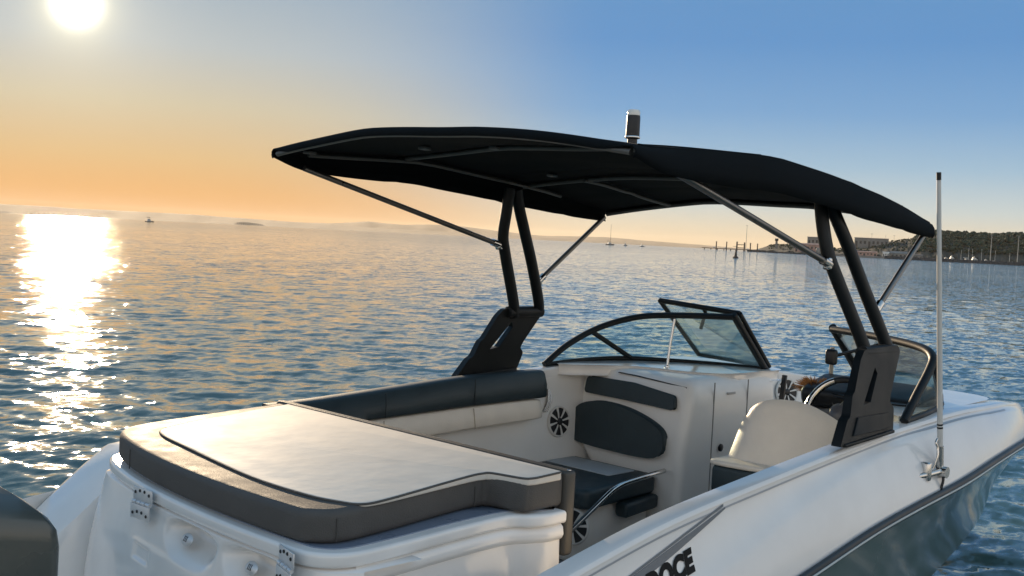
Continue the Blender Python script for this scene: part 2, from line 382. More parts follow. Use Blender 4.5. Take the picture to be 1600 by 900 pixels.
def rail_in(x):
    y, z = yr(x), zr(x); k = min(1, max(.1, (7.4-x)/.4)); return [(y+.014*k, z-.002), (y+.0245*k, z-.001), (y+.026*k, z-.005), (y+.0245*k, z-.009), (y+.014*k, z-.010)]
loft_sides(rail_in, 'rail_insert', pmat('pale_rail_insert', (.50,.56,.57), .25, coat=.3), rr_, 5, 60)
def low(x):
    y1, z1, yc, zc, k = yr(x), zr(x)-.02, ych(x), zch(x), zk(x); o = []
    for j in range(12):
        t = j/11; flare = -.035*math.sin(math.pi*t)*min(1, max(0, (x-3.5)/2)); o.append((max(.004, y1-.004+(yc-y1)*t+flare), z1+(zc-z1)*t))
    o += [(max(.003, yc-.03), zc-.012)]+[(max(0, (yc-.03)*(1-t)), (zc-.012)+(k-zc)*t) for t in (.25,.5,.75,1)]
    return o
hull = loft_sides(low, 'hull', hull_gr, boat, 17, 40)
# gunwale cap: flat strip between the cockpit and the topside
def yin(x): return max(.02, yt(x)-.085)
def cap(x):
    y, z, i = yt(x), zt(x), yin(x); return [(i, z-.05), (i+.002, z-.010), (i+.010, z), (y-.018, z+.001), (y-.004, z-.003), (y+.002, z-.010), (y+.004, z-.016)]
gunw = loft_sides(cap, 'gunwale', gel, boat, 7, 30, [x for x in XS if x > 1.9])
# styling line just under the cap
# cockpit liner: inner walls, sole
def lin(x):
    i, z = yin(x), zt(x); k = min(1, max(0, (7.0-x)/1.0)); fl = .10+.26*min(1, max(0, (x-4.3)/1.2))
    return [(i+.001, z-.045), (i-.004, z-.09), (i-.010-.02*k, z-.22), (max(.01, i-.03-.04*k), fl+.22), (max(.01, i-.06-.06*k), fl+.06), (max(.005, i-.10-.08*k), fl)]
liner = loft_sides(lin, 'cockpit_liner', gel_in, boat, 6, 60, [x for x in XS if 1.9 < x < 6.65])
mk('cockpit_sole', [(1.9,-.82,.1),(1.9,.82,.1),(4.3,.82,.1),(4.7,.70,.1),(5.47,.42,.1),(5.47,-.42,.1),(4.7,-.70,.1),(4.3,-.82,.1)], [(0,1,2,3,4,5,6,7)], mat_floor, boat)
mk('bow_sole', [(5.45,-.75,.32),(5.45,.75,.32),(6.3,.5,.35),(6.65,.25,.40),(6.65,-.25,.40),(6.3,-.5,.35)], [(0,1,2,3,4,5)], gel_in, boat)
mk('bow_bulkhead', [(5.46,-.40,.1),(5.46,.40,.1),(5.46,.72,.33),(5.46,-.72,.33)], [(0,1,2,3)], gel_in, boat)
# decal stripe and lettering on the starboard topside
def on_side(x, t, off): y, z = side_pt(x, t); return (x, -(y+off), z)
def t_of(x, z): z0, z1 = zt(x)-.008, zr(x); return min(.98, max(.02, (z0-z)/(z0-z1)))
def strip_on_side(name, fn, x0, x1, mat, parent, n=30, off=.003, m=5):
    V = []; F = []
    for i in range(n+1):
        x = x0+(x1-x0)*i/n; za, zb = fn(i/n)
        for k in range(m+1): V.append(on_side(x, t_of(x, za+(zb-za)*k/m), off))
    for i in range(n):
        for k in range(m): a = i*(m+1)+k; F.append((a, a+1, a+m+2, a+m+1))
    return mk(name, V, F, mat, parent, 60)
strip_on_side('groove_line', lambda u: (float(zt(1.95+3.6*u))-.030, float(zt(1.95+3.6*u))-.036), 1.95, 5.55, pmat('groove_shade_grey',(.34,.36,.39),.35,coat=.3), topside, 60, .0025, 2)  # deck-edge groove drawn as a flat strip, its shade put into the grey
strip_on_side('decal_stripe', lambda u: (.628+.183*u, .598+.207*u-.008*math.sin(math.pi*u)) , 2.42, 3.08, decal, topside)
strip_on_side('decal_line', lambda u: (.600+.222*u, .594+.220*u), 2.30, 3.07, decal, topside, off=.0035)
fc = bpy.data.curves.new('lettering', 'FONT'); fc.body = 'DOCE'; fc.size = .100; fc.offset = .0068; fc.resolution_u = 4; fc.space_character = 1.07
fo = bpy.data.objects.new('tmp', fc); COL.objects.link(fo); dg = bpy.context.evaluated_depsgraph_get(); dg.update()
tm = bpy.data.meshes.new_from_object(fo.evaluated_get(dg)); bpy.data.objects.remove(fo)
bm = bmesh.new(); bm.from_mesh(tm); bmesh.ops.subdivide_edges(bm, edges=[e for e in bm.edges if e.calc_length() > .03], cuts=2)
W = max(v.co.x for v in bm.verts); lx0, lx1 = 2.640, 2.872
for v in bm.verts:
    u = v.co.x/W; x = lx0+(lx1-lx0)*u+.05*v.co.y; z = .606+.046*u+.86*v.co.y; v.co = on_side(x, t_of(x, z), .0035)
bm.to_mesh(tm); bm.free(); link('lettering', tm, ink, topside, 60)

# ------------------------------------------------------------------ stern: transom box, hatch lid, sunpad
padP = [(1.70,-.58),(1.725,-.66),(1.80,-.705),(1.957,-.69),(2.2,-.648),(2.33,-.628),(2.375,-.628),(2.40,-.640),(2.43,-.745),(2.455,-.765),(2.50,-.768),(2.60,-.765),(2.60,.80),(2.16,.745),(1.93,.70),(1.82,.62),(1.75,.40),(1.705,.1),(1.687,-.25)]
def open_front(P):                                         # spline round the sides and stern, straight front edge
    k = max(range(len(P)), key=lambda i: P[i][1]); Q = P[k:]+P[:k]
    return [(p.x, p.y) for p in spline([(*q, 0) for q in Q], 5)]
padS = open_front(padP)
pad = slab('sunpad', padS, .8165, .908, .022, vinyl_g, boat, ztop=lambda x, y: .022*(x-1.7)/.9-.012*max(0, abs(y)-.5))
whP = [(1.865,-.695),(1.95,-.698),(2.2,-.656),(2.33,-.636),(2.378,-.636),(2.404,-.650),(2.433,-.750),(2.46,-.770),(2.50,-.772),(2.59,-.768),(2.592,.73),(2.25,.64),(1.98,.56),(1.895,.47),(1.850,.2),(1.795,-.25),(1.80,-.52),(1.83,-.64)]
whS = open_front(whP)
slab('pad_panel', whS, .9025, .9135, .006, vinyl_w, pad, ztop=lambda x, y: .022*(x-1.7)/.9-.012*max(0, abs(y)-.5)+.0012*math.sin(7*x+2*y)*math.sin(4*y+2))
# piping round the panel and stitched seams across it and over the corners of the band
ztp = lambda x, y: .022*(x-1.7)/.9-.012*max(0, abs(y)-.5)
pp_ = [(x, y, .9095+ztp(x, y)) for x, y in offset(whS, -.001)]
MB().tube(pp_+pp_[:1], .0036, 8, False).make('piping', vinyl_g, pad, 60)
for i_ in (6, 20, 44, 62):
    x, y = padS[i_ % len(padS)]; xo, yo = offset(padS, .0008)[i_ % len(padS)]
    MB().tube([(xo, yo, .822), (xo, yo, .886)], .0016, 6).make('seam', pmat('seam_thread_dark', (.06,.057,.052), .8), pad, 60)
# front edge board
bd = [(2.603,-.785),(2.650,-.785),(2.650,.84),(2.603,.84)]
board = slab('pad_edge_board', round_poly(bd, .02), .66, .925, .014, pmat('taupe_vinyl_edge', (.060,.055,.047), .5, var=.08, scale=10, bump=.001, bscale=200), boat, ztop=lambda x, y: .006)
MB().box((2.627, -.768, .927), (.012, .012, .012), bev=.003).make('snap_stud', chrome, board)
# hatch lid under the pad with a ledge on the starboard side
lidP = [(1.676,-.62),(1.70,-.72),(1.78,-.775),(1.957,-.77),(2.2,-.745),(2.40,-.735),(2.46,-.77),(2.52,-.79),(2.60,-.79),(2.60,.83),(2.16,.775),(1.92,.73),(1.80,.65),(1.73,.40),(1.688,.1),(1.668,-.28)]
lidS = open_front(lidP)
lid = slab('hatch_lid', lidS, .770, .8115, .012, gel, boat)
inn = [(x, y) for x, y in offset(lidS, -.040)]
slab('lid_sky_band', inn, .806, .8150, .002, pmat('ledge_sky_blue_grey', (.16,.20,.27), .3, coat=.3), lid)  # sky reflection on the flat ledge, put into this band's blue-grey colour
# transom moulding: heightfield face with two recessed pockets and a shallow badge recess
def transom():
    ys = np.linspace(-.80, .72, 190); ts = np.linspace(0, 1, 90); edge = hermite([-.80,-.74,-.62,-.28,.1,.40,.65,.72], [1.80,1.72,1.684,1.676,1.696,1.738,1.79,1.90])
    V = []; F = []
    for t in ts:
        z = .763-.45*t
        for y in ys:
            yy = y*(1+.10*t) if y > 0 else y*(1+.05*t); x = edge(y)-.05*t-.010*math.sin(math.pi*min(1, t*1.1))
            d = 0
            for py, pz in ((-.125, .722), (-.475, .722)):
                du = abs(y-py)/.155; dv = (z-pz)/(.034 if z > pz else .075); q = math.hypot(du**1.6, dv); d = max(d, .085*(1/(1+math.exp((q-.72)*8))))
            du = abs(y-.16)/.055; dv = abs(z-.605)/.022; q = max(du, dv); d = max(d, .007/(1+math.exp((q-1)*14)))
            du = abs(y-.10)/.14; dv = abs(z-.69)/.05; q = max(du, dv); d = max(d, .004/(1+math.exp((q-1)*14)))
            V.append((x+d, yy, z))
    n = len(ys)
    for i in range(len(ts)-1):
        for k in range(n-1): F.append((i*n+k, i*n+k+1, (i+1)*n+k+1, (i+1)*n+k))
    b = len(V); V += [(2.0, V[k][1], .763) for k in range(n)]
    for k in range(n-1): F.append((k, k+1, b+k+1, b+k))
    return mk('transom', V, F, gel, boat, 180)
tr = transom()
for py in (-.125, -.475):
    T_ = Matrix.Translation((1.700, py+.045, .700)) @ Matrix.Rotation(R(-62), 4, 'Y') @ Matrix.Diagonal((.75, 1.15, .75, 1.0))
    cu = MB().lathe([(0,0),(.024,0),(.026,.004),(.024,.007),(.018,.008),(.014,.011),(.008,.013),(0,.0135)], 24, T_).make('courtesy_light', satin, tr, 50)
    for k in (-1, 0, 1): MB().box((0, .0, 0), (.022,.0022,.003)).make('light_rib', blk_pl, cu).matrix_local = T_ @ Matrix.Translation((.0, k*.006, .0125))
# starboard flank of the moulding beside the walkway
sw = [(1.80,-.76),(1.957,-.752),(2.2,-.727),(2.40,-.718),(2.48,-.745),(2.54,-.768),(2.598,-.768)]
sw = [tuple(p[:2]) for p in spline([(*p, 0) for p in sw], 5)]
V, F = rings([[(x, y, z) for x, y in [(x, y-o) for x, y in sw]] for z, o in ((.768, .0), (.758, .012), (.735, .016), (.722, .010), (.715, .0), (.60, .004), (.40, .012), (.09, .02))], closed=False)
mk('moulding_side', V, F, gel, boat, 50)
pl = [(1.90,.72),(2.16,.755),(2.60,.81)]
V, F = rings([[(x, y, z) for x, y in pl] for z in (.77, .09)], closed=False); mk('moulding_side', V, F, gel, boat)
mk('moulding_front', [(2.598,-.768,.765),(2.598,.81,.765),(2.598,.81,.09),(2.598,-.77,.09)], [(0,1,2,3)], gel, boat)
# hinges
for hx, hy, hz, rot in ((1.676, .15, .768, 4), (1.662, -.655, .768, -14)):
    Rm = Matrix.Rotation(R(rot), 4, 'Z'); mb = MB()
    mb.box(Vector((hx-.006,hy,hz+.026)), (.005,.105,.042), Rm, .002); 
    for k in (-1.7, -.55, .55, 1.7): mb.tube([Vector((hx-.010,hy,hz))+Rm@Vector((0,k*.022-.0105,0)), Vector((hx-.010,hy,hz))+Rm@Vector((0,k*.022+.0105,0))], .0062, 10)
    mb.box(Vector((hx-.014,hy,hz-.028)), (.005,.105,.046), Rm, .002); hg = mb.make('hinge', satin, lid, 40)
    for sy in (-.038, -.013, .013, .038):
        for dz in (.030, -.034):
            MB().lathe([(0,0),(.0055,0),(.0045,.0025),(0,.003)], 8, Matrix.Translation(Vector((hx-(.0085 if dz > 0 else .0165),hy,hz+dz+(.007 if abs(sy) < .02 else 0)))+Rm@Vector((0,sy,0))) @ Matrix.Rotation(R(-90), 4, 'Y')).make('hinge_screw', blk_pl, hg, 40)
# quarters: sloping corners of the hull beside the moulding
for s in (1, -1):
    RG = []
    for x, z, w0 in ((2.30, .80, .0), (2.10, .80, .0), (1.97, .785, .0), (1.86, .70, .0), (1.74, .60, .0), (1.63, .50, .02), (1.60, .40, .03), (1.60, .05, .03)):
        a, b = (.74 if s > 0 else .97)+w0, 1.06; z -= 0 if s > 0 else .12
        RG.append([(x, s*a, z-.06), (x, s*(a+.015), z-.012), (x, s*(a+.06), z), (x, s*(b-.05), z-.003), (x, s*(b-.01), z-.02), (x, s*(b+.02), z-.10), (x, s*(b+.05), min(z-.12, .36)), (x, s*(b+.03), .25), (x, s*a, .20)])
    V, F = rings(RG); mk('quarter_moulding', V, F, gel, boat, 50)
mk('swim_platform', *(lambda b: (b.V, b.F))(MB().box((1.35, 0, .26), (.70, 2.0, .07), bev=.02)), gel, boat)

# ------------------------------------------------------------------ outboard motor
cr_ = []
for z, x0, x1, hw, sl in ((.30,.62,1.20,.13,0), (.42,.56,1.235,.19,0), (.60,.52,1.262,.205,0), (.775,.50,1.264,.206,.0), (.812,.50,1.258,.201,1.0), (.830,.52,1.240,.186,1.0), (.842,.58,1.19,.14,1.0), (.846,.66,1.10,.08,1.0)):
    P2 = round_poly([(x1,-hw),(x1,hw),(x0,hw*.92),(x0,-hw*.92)], [.035,.035,.12,.12], 6)
    cr_.append([(p.x, p.y, z+(.17*min(1, (1.264-p.x)/.25)**.9 if p.x < 1.264 else 0)*(.75 if sl == 0 and z > .7 else sl)) for p in P2])
V, F = rings(cr_); cowl = mk('outboard_motor', V, F, mat_cowl, boat, 45)
V, F = rings([[((px-.88)*sc_+.88, py*sc_, .640+dz) for px, py, pz in cr_[2]] for dz, sc_ in ((-.006,1.0),(-.005,1.004),(.005,1.004),(.006,1.0))], True, False, False); mk('cowl_seam', V, F, blk_pl, cowl, 40)
MB().box((1.05, -.206, .655), (.09,.014,.045), bev=.006).make('cowl_latch', blk_pl, cowl)
MB().box((1.02, 0, .20), (.30, .20, .55), bev=.05).box((.95, 0, -.25), (.22, .06, .5), bev=.02).make('motor_leg', blk_pl, cowl)

# ------------------------------------------------------------------ cockpit: bolsters, lounge, consoles
def wall_y(x, z, s=1):                                     # inner liner surface
    P = lin(x); zs = [p[1] for p in P][::-1]; ys = [p[0] for p in P][::-1]; return float(np.interp(z, zs, ys))
# port side bolster (backrest of the side lounge): navy top, cream lower half
def bolster(name, z_hi, z_lo, thick, mat, x0, x1, rend, bulge=.008, lift=0.0):
    n = 46; m = 14; V = []; F = []
    for i in range(n+1):
        x = x0+(x1-x0)*i/n; e = max(0, (x-(x1-rend))/rend); k = math.sqrt(max(0, 1-e*e)) if rend else 1
        h0, h1 = z_lo(x), z_hi(x); mid = (h0+h1)/2; hh = (h1-h0)/2*(.25+.75*k)
        for j in range(m):
            a = 2*math.pi*j/m; c, s = math.cos(a), math.sin(a); sq = lambda v: math.copysign(abs(v)**.28, v)
            z = mid+hh*sq(s); y = wall_y(x, min(z, zt(x)-.05))-.004-thick*(.5-.5*sq(c))*(.55+.45*k)-bulge*(1-((z-mid)/max(hh, 1e-3))**2)*(.5-.5*sq(c))
            V.append((x, y+lift*max(0, z-zt(x)+.03), z))
    V2, F2 = V, []
    for i in range(n):
        for j in range(m): F2.append((i*m+j, i*m+(j+1) % m, (i+1)*m+(j+1) % m, (i+1)*m+j))
    F2 += [tuple(range(m)), tuple(n*m+j for j in range(m))]
    return mk(name, V2, F2, mat, boat, 50)
zhi = hermite([2.5,2.75,3.3,3.8,4.3,4.6], [.885,.892,.925,.955,.965,.96]); zmi = hermite([2.5,2.75,3.3,3.8,4.3,4.6], [.78,.785,.80,.815,.822,.82])
bol = bolster('side_bolster', zhi, zmi, .085, vinyl_n, 2.66, 4.34, .05, lift=.5)
bolster('side_backrest', lambda x: zmi(x)-.004, lambda x: zmi(x)-.115+.01*(x-3.4), .075, vinyl_c, 2.66, 4.30, .06, .006)
# seams across the bolsters
for xs_ in (3.22, 3.78):
    for za, zb, m_ in ((zmi(xs_)+.006, zhi(xs_)-.006, pmat('navy_seam', (.010,.016,.020), .8)), (zmi(xs_)-.108, zmi(xs_)-.010, pmat('cream_seam', (.45,.38,.30), .8))):
        MB().tube([(xs_, wall_y(xs_, min(za+(zb-za)*k/8, zt(xs_)-.05))-.004-(.0935 if m_.name.startswith('navy') else .0815)+.10*max(0, (za+(zb-za)*k/8)-zt(xs_)+.0)*1.0, za+(zb-za)*k/8) for k in range(9)], .0022, 6).make('bolster_seam', m_, bol, 60)
# lounge base and cushions
MB().box((3.42, .70, .245), (1.48, .46, .29), bev=.03).make('lounge_base', gel_in, boat)
slab('lounge_cushion', round_poly([(2.70,.44),(3.95,.44),(3.95,.90),(2.70,.90)], .05), .395, .475, .025, vinyl_n, boat)
# rear-facing seat against the companion console
seat = slab('lounge_seat', round_poly([(4.00,.30),(4.63,.36),(4.63,.93),(4.00,.93)], [.06,.05,.03,.05]), .375, .475, .028, vinyl_n, boat)
slab('seat_panel', round_poly([(4.36,.47),(4.58,.47),(4.58,.90),(4.36,.90)], .015), .470, .4795, .004, vinyl_l, seat)
slab('seat_panel', round_poly([(4.06,.62),(4.22,.62),(4.22,.90),(4.06,.90)], .015), .470, .4785, .004, vinyl_l, seat)
sb = MB().box((4.32, .66, .235), (.60, .52, .275), bev=.03).make('seat_base', gel_in, boat)
slab('end_cushion', round_poly([(4.30,.292),(4.63,.345),(4.63,.42),(4.30,.37)], .02), .30, .372, .018, vinyl_n, boat)
MB().box((4.18, .32, .115), (.50, .16, .02), bev=.004).make('floor_pad', vinyl_n, boat)
# stainless hand rail
MB().tube(spline([(4.60,.30,.505),(4.42,.275,.503),(4.24,.268,.490),(4.16,.268,.472),(4.10,.268,.445),(3.95,.268,.365),(3.80,.268,.285),(3.62,.268,.19),(3.52,.268,.11)], 6), .0125, 12).make('hand_rail', chrome, boat, 60)
# round speaker grille on the lounge base
def disc_part(name, c, nrm, r, parent):
    q = Vector(nrm).to_track_quat('Z', 'X').to_matrix().to_4x4(); T = Matrix.Translation(c) @ q
    o = MB().lathe([(0,0),(r*.98,0),(r*.98,.006),(r*.8,.008),(r*.2,.002),(0,.002)], 32, T).make(name, blk_pl, parent, 40)
    mb = MB(); V, F = [], []
    for k in range(40):
        a = 2*math.pi*k/40
        for rr, h in ((r*.92,.006),(r*.95,.013),(r*1.0,.013),(r*1.06,.002)): V.append(T @ Vector((rr*math.cos(a), rr*math.sin(a), h)))
    for k in range(40):
        for j in range(3): F.append((k*4+j, k*4+j+1, ((k+1) % 40)*4+j+1, ((k+1) % 40)*4+j))
    mk('speaker_ring', V, F, white_pl, o, 40)
    for k in range(8):
        a = 2*math.pi*k/8+.2; V = []
        for rr, hw, h in ((r*.20,.0030,.010),(r*.55,.0045,.013),(r*.95,.0075,.012)):
            for s, dz in ((-1,-.004),(-1,0),(1,0),(1,-.004)):
                V.append(T @ Vector((rr*math.cos(a)-s*hw*math.sin(a), rr*math.sin(a)+s*hw*math.cos(a), h+dz)))
        V2, F2 = rings([V[0:4], V[4:8], V[8:12]]); mk('speaker_spoke', V2, F2, white_pl, o, 30)
    MB().lathe([(0,.004),(r*.24,.004),(r*.24,.014),(r*.16,.018),(0,.018)], 20, T).make('speaker_hub', blk_pl, o, 40)
    return o
disc_part('speaker', Vector((4.47, wall_y(4.47,.675)-.004, .675)), (-.05,-1,.12), .080, boat)
disc_part('speaker', Vector((4.02, .395, .285)), (-1,-.25,.05), .085, boat)
# vent slot ahead of the bolster
vn = MB()
for k in range(3):
    vn.tube(spline([(4.352+.014*k, wall_y(4.36,.76)-.008, .735), (4.385+.012*k, wall_y(4.38,.79)-.012, .785), (4.402+.008*k, wall_y(4.4,.85)-.008, .852-.008*k)], 5), .006, 8)
vn.make('vent_trim', chrome, boat, 60)

# companion console (port)
def console(name, y0, y1, x0, x1, zT, mat, lean=.10, bev=.07, sgn=1):
    n = 12; RG = []
    for k, (z, dx, ins) in enumerate(((.36,0,-1),(.45,0,-2),(.62,.01,0),(zT-.14,lean*.55,.0),(zT-.085,lean*.7,.004),(zT-.045,lean*.85,.018),(zT-.018,lean*1.1,.038),(zT-.004,lean*1.5,.065),(zT,lean*2.2,.10))):
        a_, b_ = y0+max(ins, 0), y1-.3*max(ins, 0)
        if ins < 0:                                          # keep clear of the hull sides low down
            lim = .74 if ins == -1 else .84; a_, b_ = max(a_, -lim), min(b_, lim)
        P2 = round_poly([(x0+dx, a_), (x1, a_), (x1, b_), (x0+dx, b_)], [.06,.02,.02,.05], 6); RG.append([(p.x, p.y, z) for p in P2])
        if k == 0: RG.insert(0, [(p.x, max(-.40, min(.40, p.y)) if abs(p.y) > .40 else p.y, .10) for p in P2])
    V, F = rings(RG); return mk(name, V, F, mat, boat, 60)
con = console('companion_console', .225, .985, 4.64, 5.50, .972, gel_in)
# back cushions, proud of the console's aft face
def face_pad(name, P2, x, thick, mat, parent, tilt=0.0, rad=.012):
    M_ = Matrix(((0,0,-1,x),(1,0,0,0),(0,1,0,0),(0,0,0,1))) @ Matrix.Identity(4)
    V0 = []; 
    o = slab(name, P2, 0, thick, rad, mat, parent, M=M_)
    for v in o.data.vertices: v.co.x += tilt*(v.co.z-.6)
    return o
hd = [(.315,.818),(.325,.872),(.60,.905),(.90,.905),(.905,.835),(.62,.83)]
face_pad('headrest', round_poly(hd, .012), 4.652, .028, vinyl_n, con, .16, .010)
bk = [(p.x, p.y) for p in spline([(.375,.575,0),(.35,.66,0),(.42,.715,0),(.60,.765,0),(.80,.775,0),(.915,.735,0),(.935,.66,0),(.92,.585,0),(.65,.565,0)], 5, True)]
face_pad('seat_backrest', bk, 4.652, .05, vinyl_n, con, .12, .018)
sl = [(.28,.922),(.62,.945),(.74,.949),(.74,.953),(.62,.950),(.28,.929)]
face_pad('storage_slot', sl, 4.655, .020, blk_pl, con, .28, .001)
for xa in (4.90, 5.22):
    MB().box((xa, .2245, .56), (.006, .004, .78)).make('door_seam', pmat('seam_grey',(.25,.24,.23),.6), con)
MB().box((5.06, .2235, .885), (.075, .004, .012), bev=.001).make('door_plate', pmat('plate_grey',(.45,.43,.42),.4), con)
MB().lathe([(0,0),(.020,0),(.020,.006),(.012,.010),(0,.010)], 20, Matrix.Translation((4.98,.222,.60)) @ Matrix.Rotation(R(90),4,'X')).make('door_latch', blk_pl, con)
# deck over both consoles, in front of the windscreen feet
for s in (1, -1):
    P2 = [(p.x, p.y*s) for p in spline([(4.50,.968,0),(4.9,.968,0),(5.3,.955,0),(5.58,.90,0),(5.66,.60,0),(5.60,.27,0),(5.40,.262,0),(5.10,.27,0),(4.95,.42,0),(4.85,.72,0)], 4, True)]
    slab('dash_deck', P2 if s > 0 else P2[::-1], .925, .984, .014, gel, boat)
P2 = [(4.80,-.86),(5.0,-.875),(5.20,-.70),(5.36,-.48),(5.44,-.31),(5.05,-.30),(4.86,-.45),(4.78,-.70)]
slab('dash_top', round_poly(P2[::-1], .04), .975, .992, .006, blk_pl, boat)
# bow coaming pads and inner speaker
bs = disc_part('speaker', Vector((6.40, wall_y(6.40, .70)-.004, .745)), (-.35,-1,.15), .085, boat)
MB().box((5.62, .25, .80), (.015, .03, .30), Matrix.Rotation(R(8),4,'Y'), .004).make('bow_door_edge', blk_pl, boat)
for s in (1, -1):
    P2 = [(5.60, s*.36), (5.60, s*.74), (6.0, s*.68), (6.35, s*.48), (6.3, s*.26), (6.0, s*.34)]
    slab('bow_cushion', round_poly(P2 if s > 0 else P2[::-1], .05), .45, .53, .025, vinyl_c, boat)
    MB().box((5.85, s*.48, .39), (.48, .26, .12), bev=.03).make('bow_seat_base', gel_in, boat)

# helm console (starboard)
hc = console('helm_console', -.975, -.245, 4.88, 5.50, .955, blk_pl, .06)
MB().box((4.98, -.60, .985), (.26, .62, .10), Matrix.Rotation(R(-14),4,'Y'), .035, 4).make('instrument_binnacle', blk_pl, hc)
for gy in (-.50, -.62, -.74):
    MB().lathe([(.0,.0),(.042,0),(.042,.010),(.036,.014),(.034,.006),(0,.006)], 24, Matrix.Translation((4.872,gy,.965)) @ Matrix.Rotation(R(-80),4,'Y')).make('gauge', alu, hc, 40)
# steering wheel: rim, hub, three spokes
wc = Vector((4.70,-.585,.925)); wq = Vector((-.90,.06,.42)).to_track_quat('Z','X').to_matrix().to_4x4(); WT = Matrix.Translation(wc) @ wq
ring = [WT @ Vector((.165*math.cos(2*math.pi*k/48), .165*math.sin(2*math.pi*k/48), 0)) for k in range(49)]
wheel = MB().tube(ring, .0155, 12, False).make('steering_wheel', blk_pl, hc, 60)
MB().lathe([(0,-.04),(.03,-.04),(.045,-.01),(.045,.006),(.030,.016),(0,.018)], 24, WT).make('wheel_hub', pmat('grey_hub',(.10,.10,.11),.35), wheel, 40)
for a in (95, 215, 335):
    MB().tube([WT @ Vector((.02*math.cos(R(a)), .02*math.sin(R(a)), 0)), WT @ Vector((.09*math.cos(R(a)), .09*math.sin(R(a)), -.008)), WT @ Vector((.165*math.cos(R(a)), .165*math.sin(R(a)), 0))], [.020,.016,.014], 10, True, .5).make('wheel_spoke', pmat('grey_spoke',(.09,.095,.10),.35), wheel, 60)
MB().tube(ring[3:20], .0172, 10).make('rim_trim', chrome, wheel, 60)
MB().tube([wc, wc+Vector((.22,-.01,-.10))], .035, 14).make('steering_column', blk_pl, hc, 50)
# throttle box by the wheel
MB().box((4.72,-.90,.80), (.16,.06,.14), bev=.02).tube([(4.72,-.875,.83),(4.69,-.865,.92),(4.66,-.84,.955)], [.012,.012,.02], 10).make('throttle', blk_pl, boat, 50)
# helm seat: curved bucket shell with a navy cushion
def helm_seat():
    n = 28; m = 12; V = []
    def shell(u, v, off):                                   # u across -1..1 (starboard..port), v up 0..1
        y = -.635+.270*u*(1-.06*v); wrap = .07*abs(u)**3; x = 4.13-.055*u+.06*v+wrap+off*(1-.35*abs(u))
        z = .735+(.270-.130*abs(u)**(3.0 if u > 0 else 2.0))*v
        return (x, y+(-off*.9*u if abs(u) > .8 else 0), z)
    outer = [[shell(-1+2*i/n, j/m, 0) for i in range(n+1)] for j in range(m+1)]
    inner = [[shell(-1+2*i/n, j/m, .055-.018*(j == m)) for i in range(n+1)] for j in range(m+1)]
    top = [[tuple(.5*(a+b)+(0, 0, .018)[k] for k, (a, b) in enumerate(zip(outer[m][i], inner[m][i]))) for i in range(n+1)]]
    RG = outer+top+inner[::-1]; V = [p for r in RG for p in r]; F = []; w_ = n+1
    for j in range(len(RG)-1):
        for i in range(n): F.append((j*w_+i, j*w_+i+1, (j+1)*w_+i+1, (j+1)*w_+i))
    for i in (0, n):
        F.append(tuple(j*w_+i for j in range(len(RG))))
    F.append(tuple(range(w_))+tuple((len(RG)-1)*w_+i for i in range(n, -1, -1)))
    o = mk('helm_seat', V, F, vinyl_c, boat, 60)
    P2 = [(p.x, p.y) for p in spline([(4.03,-.385,0),(4.10,-.365,0),(4.44,-.36,0),(4.52,-.50,0),(4.54,-.635,0),(4.52,-.78,0),(4.46,-.90,0),(4.18,-.905,0),(4.11,-.82,0),(4.06,-.62,0)], 4, True)]
    slab('seat_cushion', P2[::-1] if False else P2[::-1], .59, .728, .03, vinyl_n, o)
    P3 = offset(P2[::-1], .012)
    slab('seat_rim', P3, .722, .746, .011, vinyl_c, o)
    MB().tube([(4.2,-.65,.10),(4.2,-.65,.60)], .045, 16).lathe([(0,0),(.14,0),(.13,.02),(.05,.03),(0,.03)], 24, Matrix.Translation((4.2,-.65,.10))).make('seat_pedestal', chrome, o, 50)
helm_seat()
# tan shaggy bundle on the dash side of the passage
bn = empty('shaggy_bundle', (4.94, -.325, .945)); tag(bn, 'small tan shaggy bundle lying on the helm console in front of the bow speaker', 'bundle')
g = np.random.default_rng(3); mb = MB()
for k in range(420):
    a, b = g.uniform(0, 6.28), g.uniform(-.2, 1.2); d = Vector((math.cos(a)*math.cos(b), math.sin(a)*math.cos(b), math.sin(b))); p = Vector((4.94,-.325,.985))+d*.03; q = p+Vector((d.x*.05, d.y*.075, d.z*.035))*g.uniform(.7, 1.2); s_ = Vector(g.normal(0, 1, 3)).normalized()*.004
    b0 = len(mb.V); mb.add([p-s_, p+s_, q+s_*.3, q-s_*.3], [(0,1,2,3)])
mb.make('bristles', pmat('tan_bristle', (.42,.20,.07), .8, var=.35, scale=60), bn)
MB().box((4.945,-.325,.965), (.08,.12,.045), bev=.025, seg=3).make('bundle_base', blk_pl, bn)

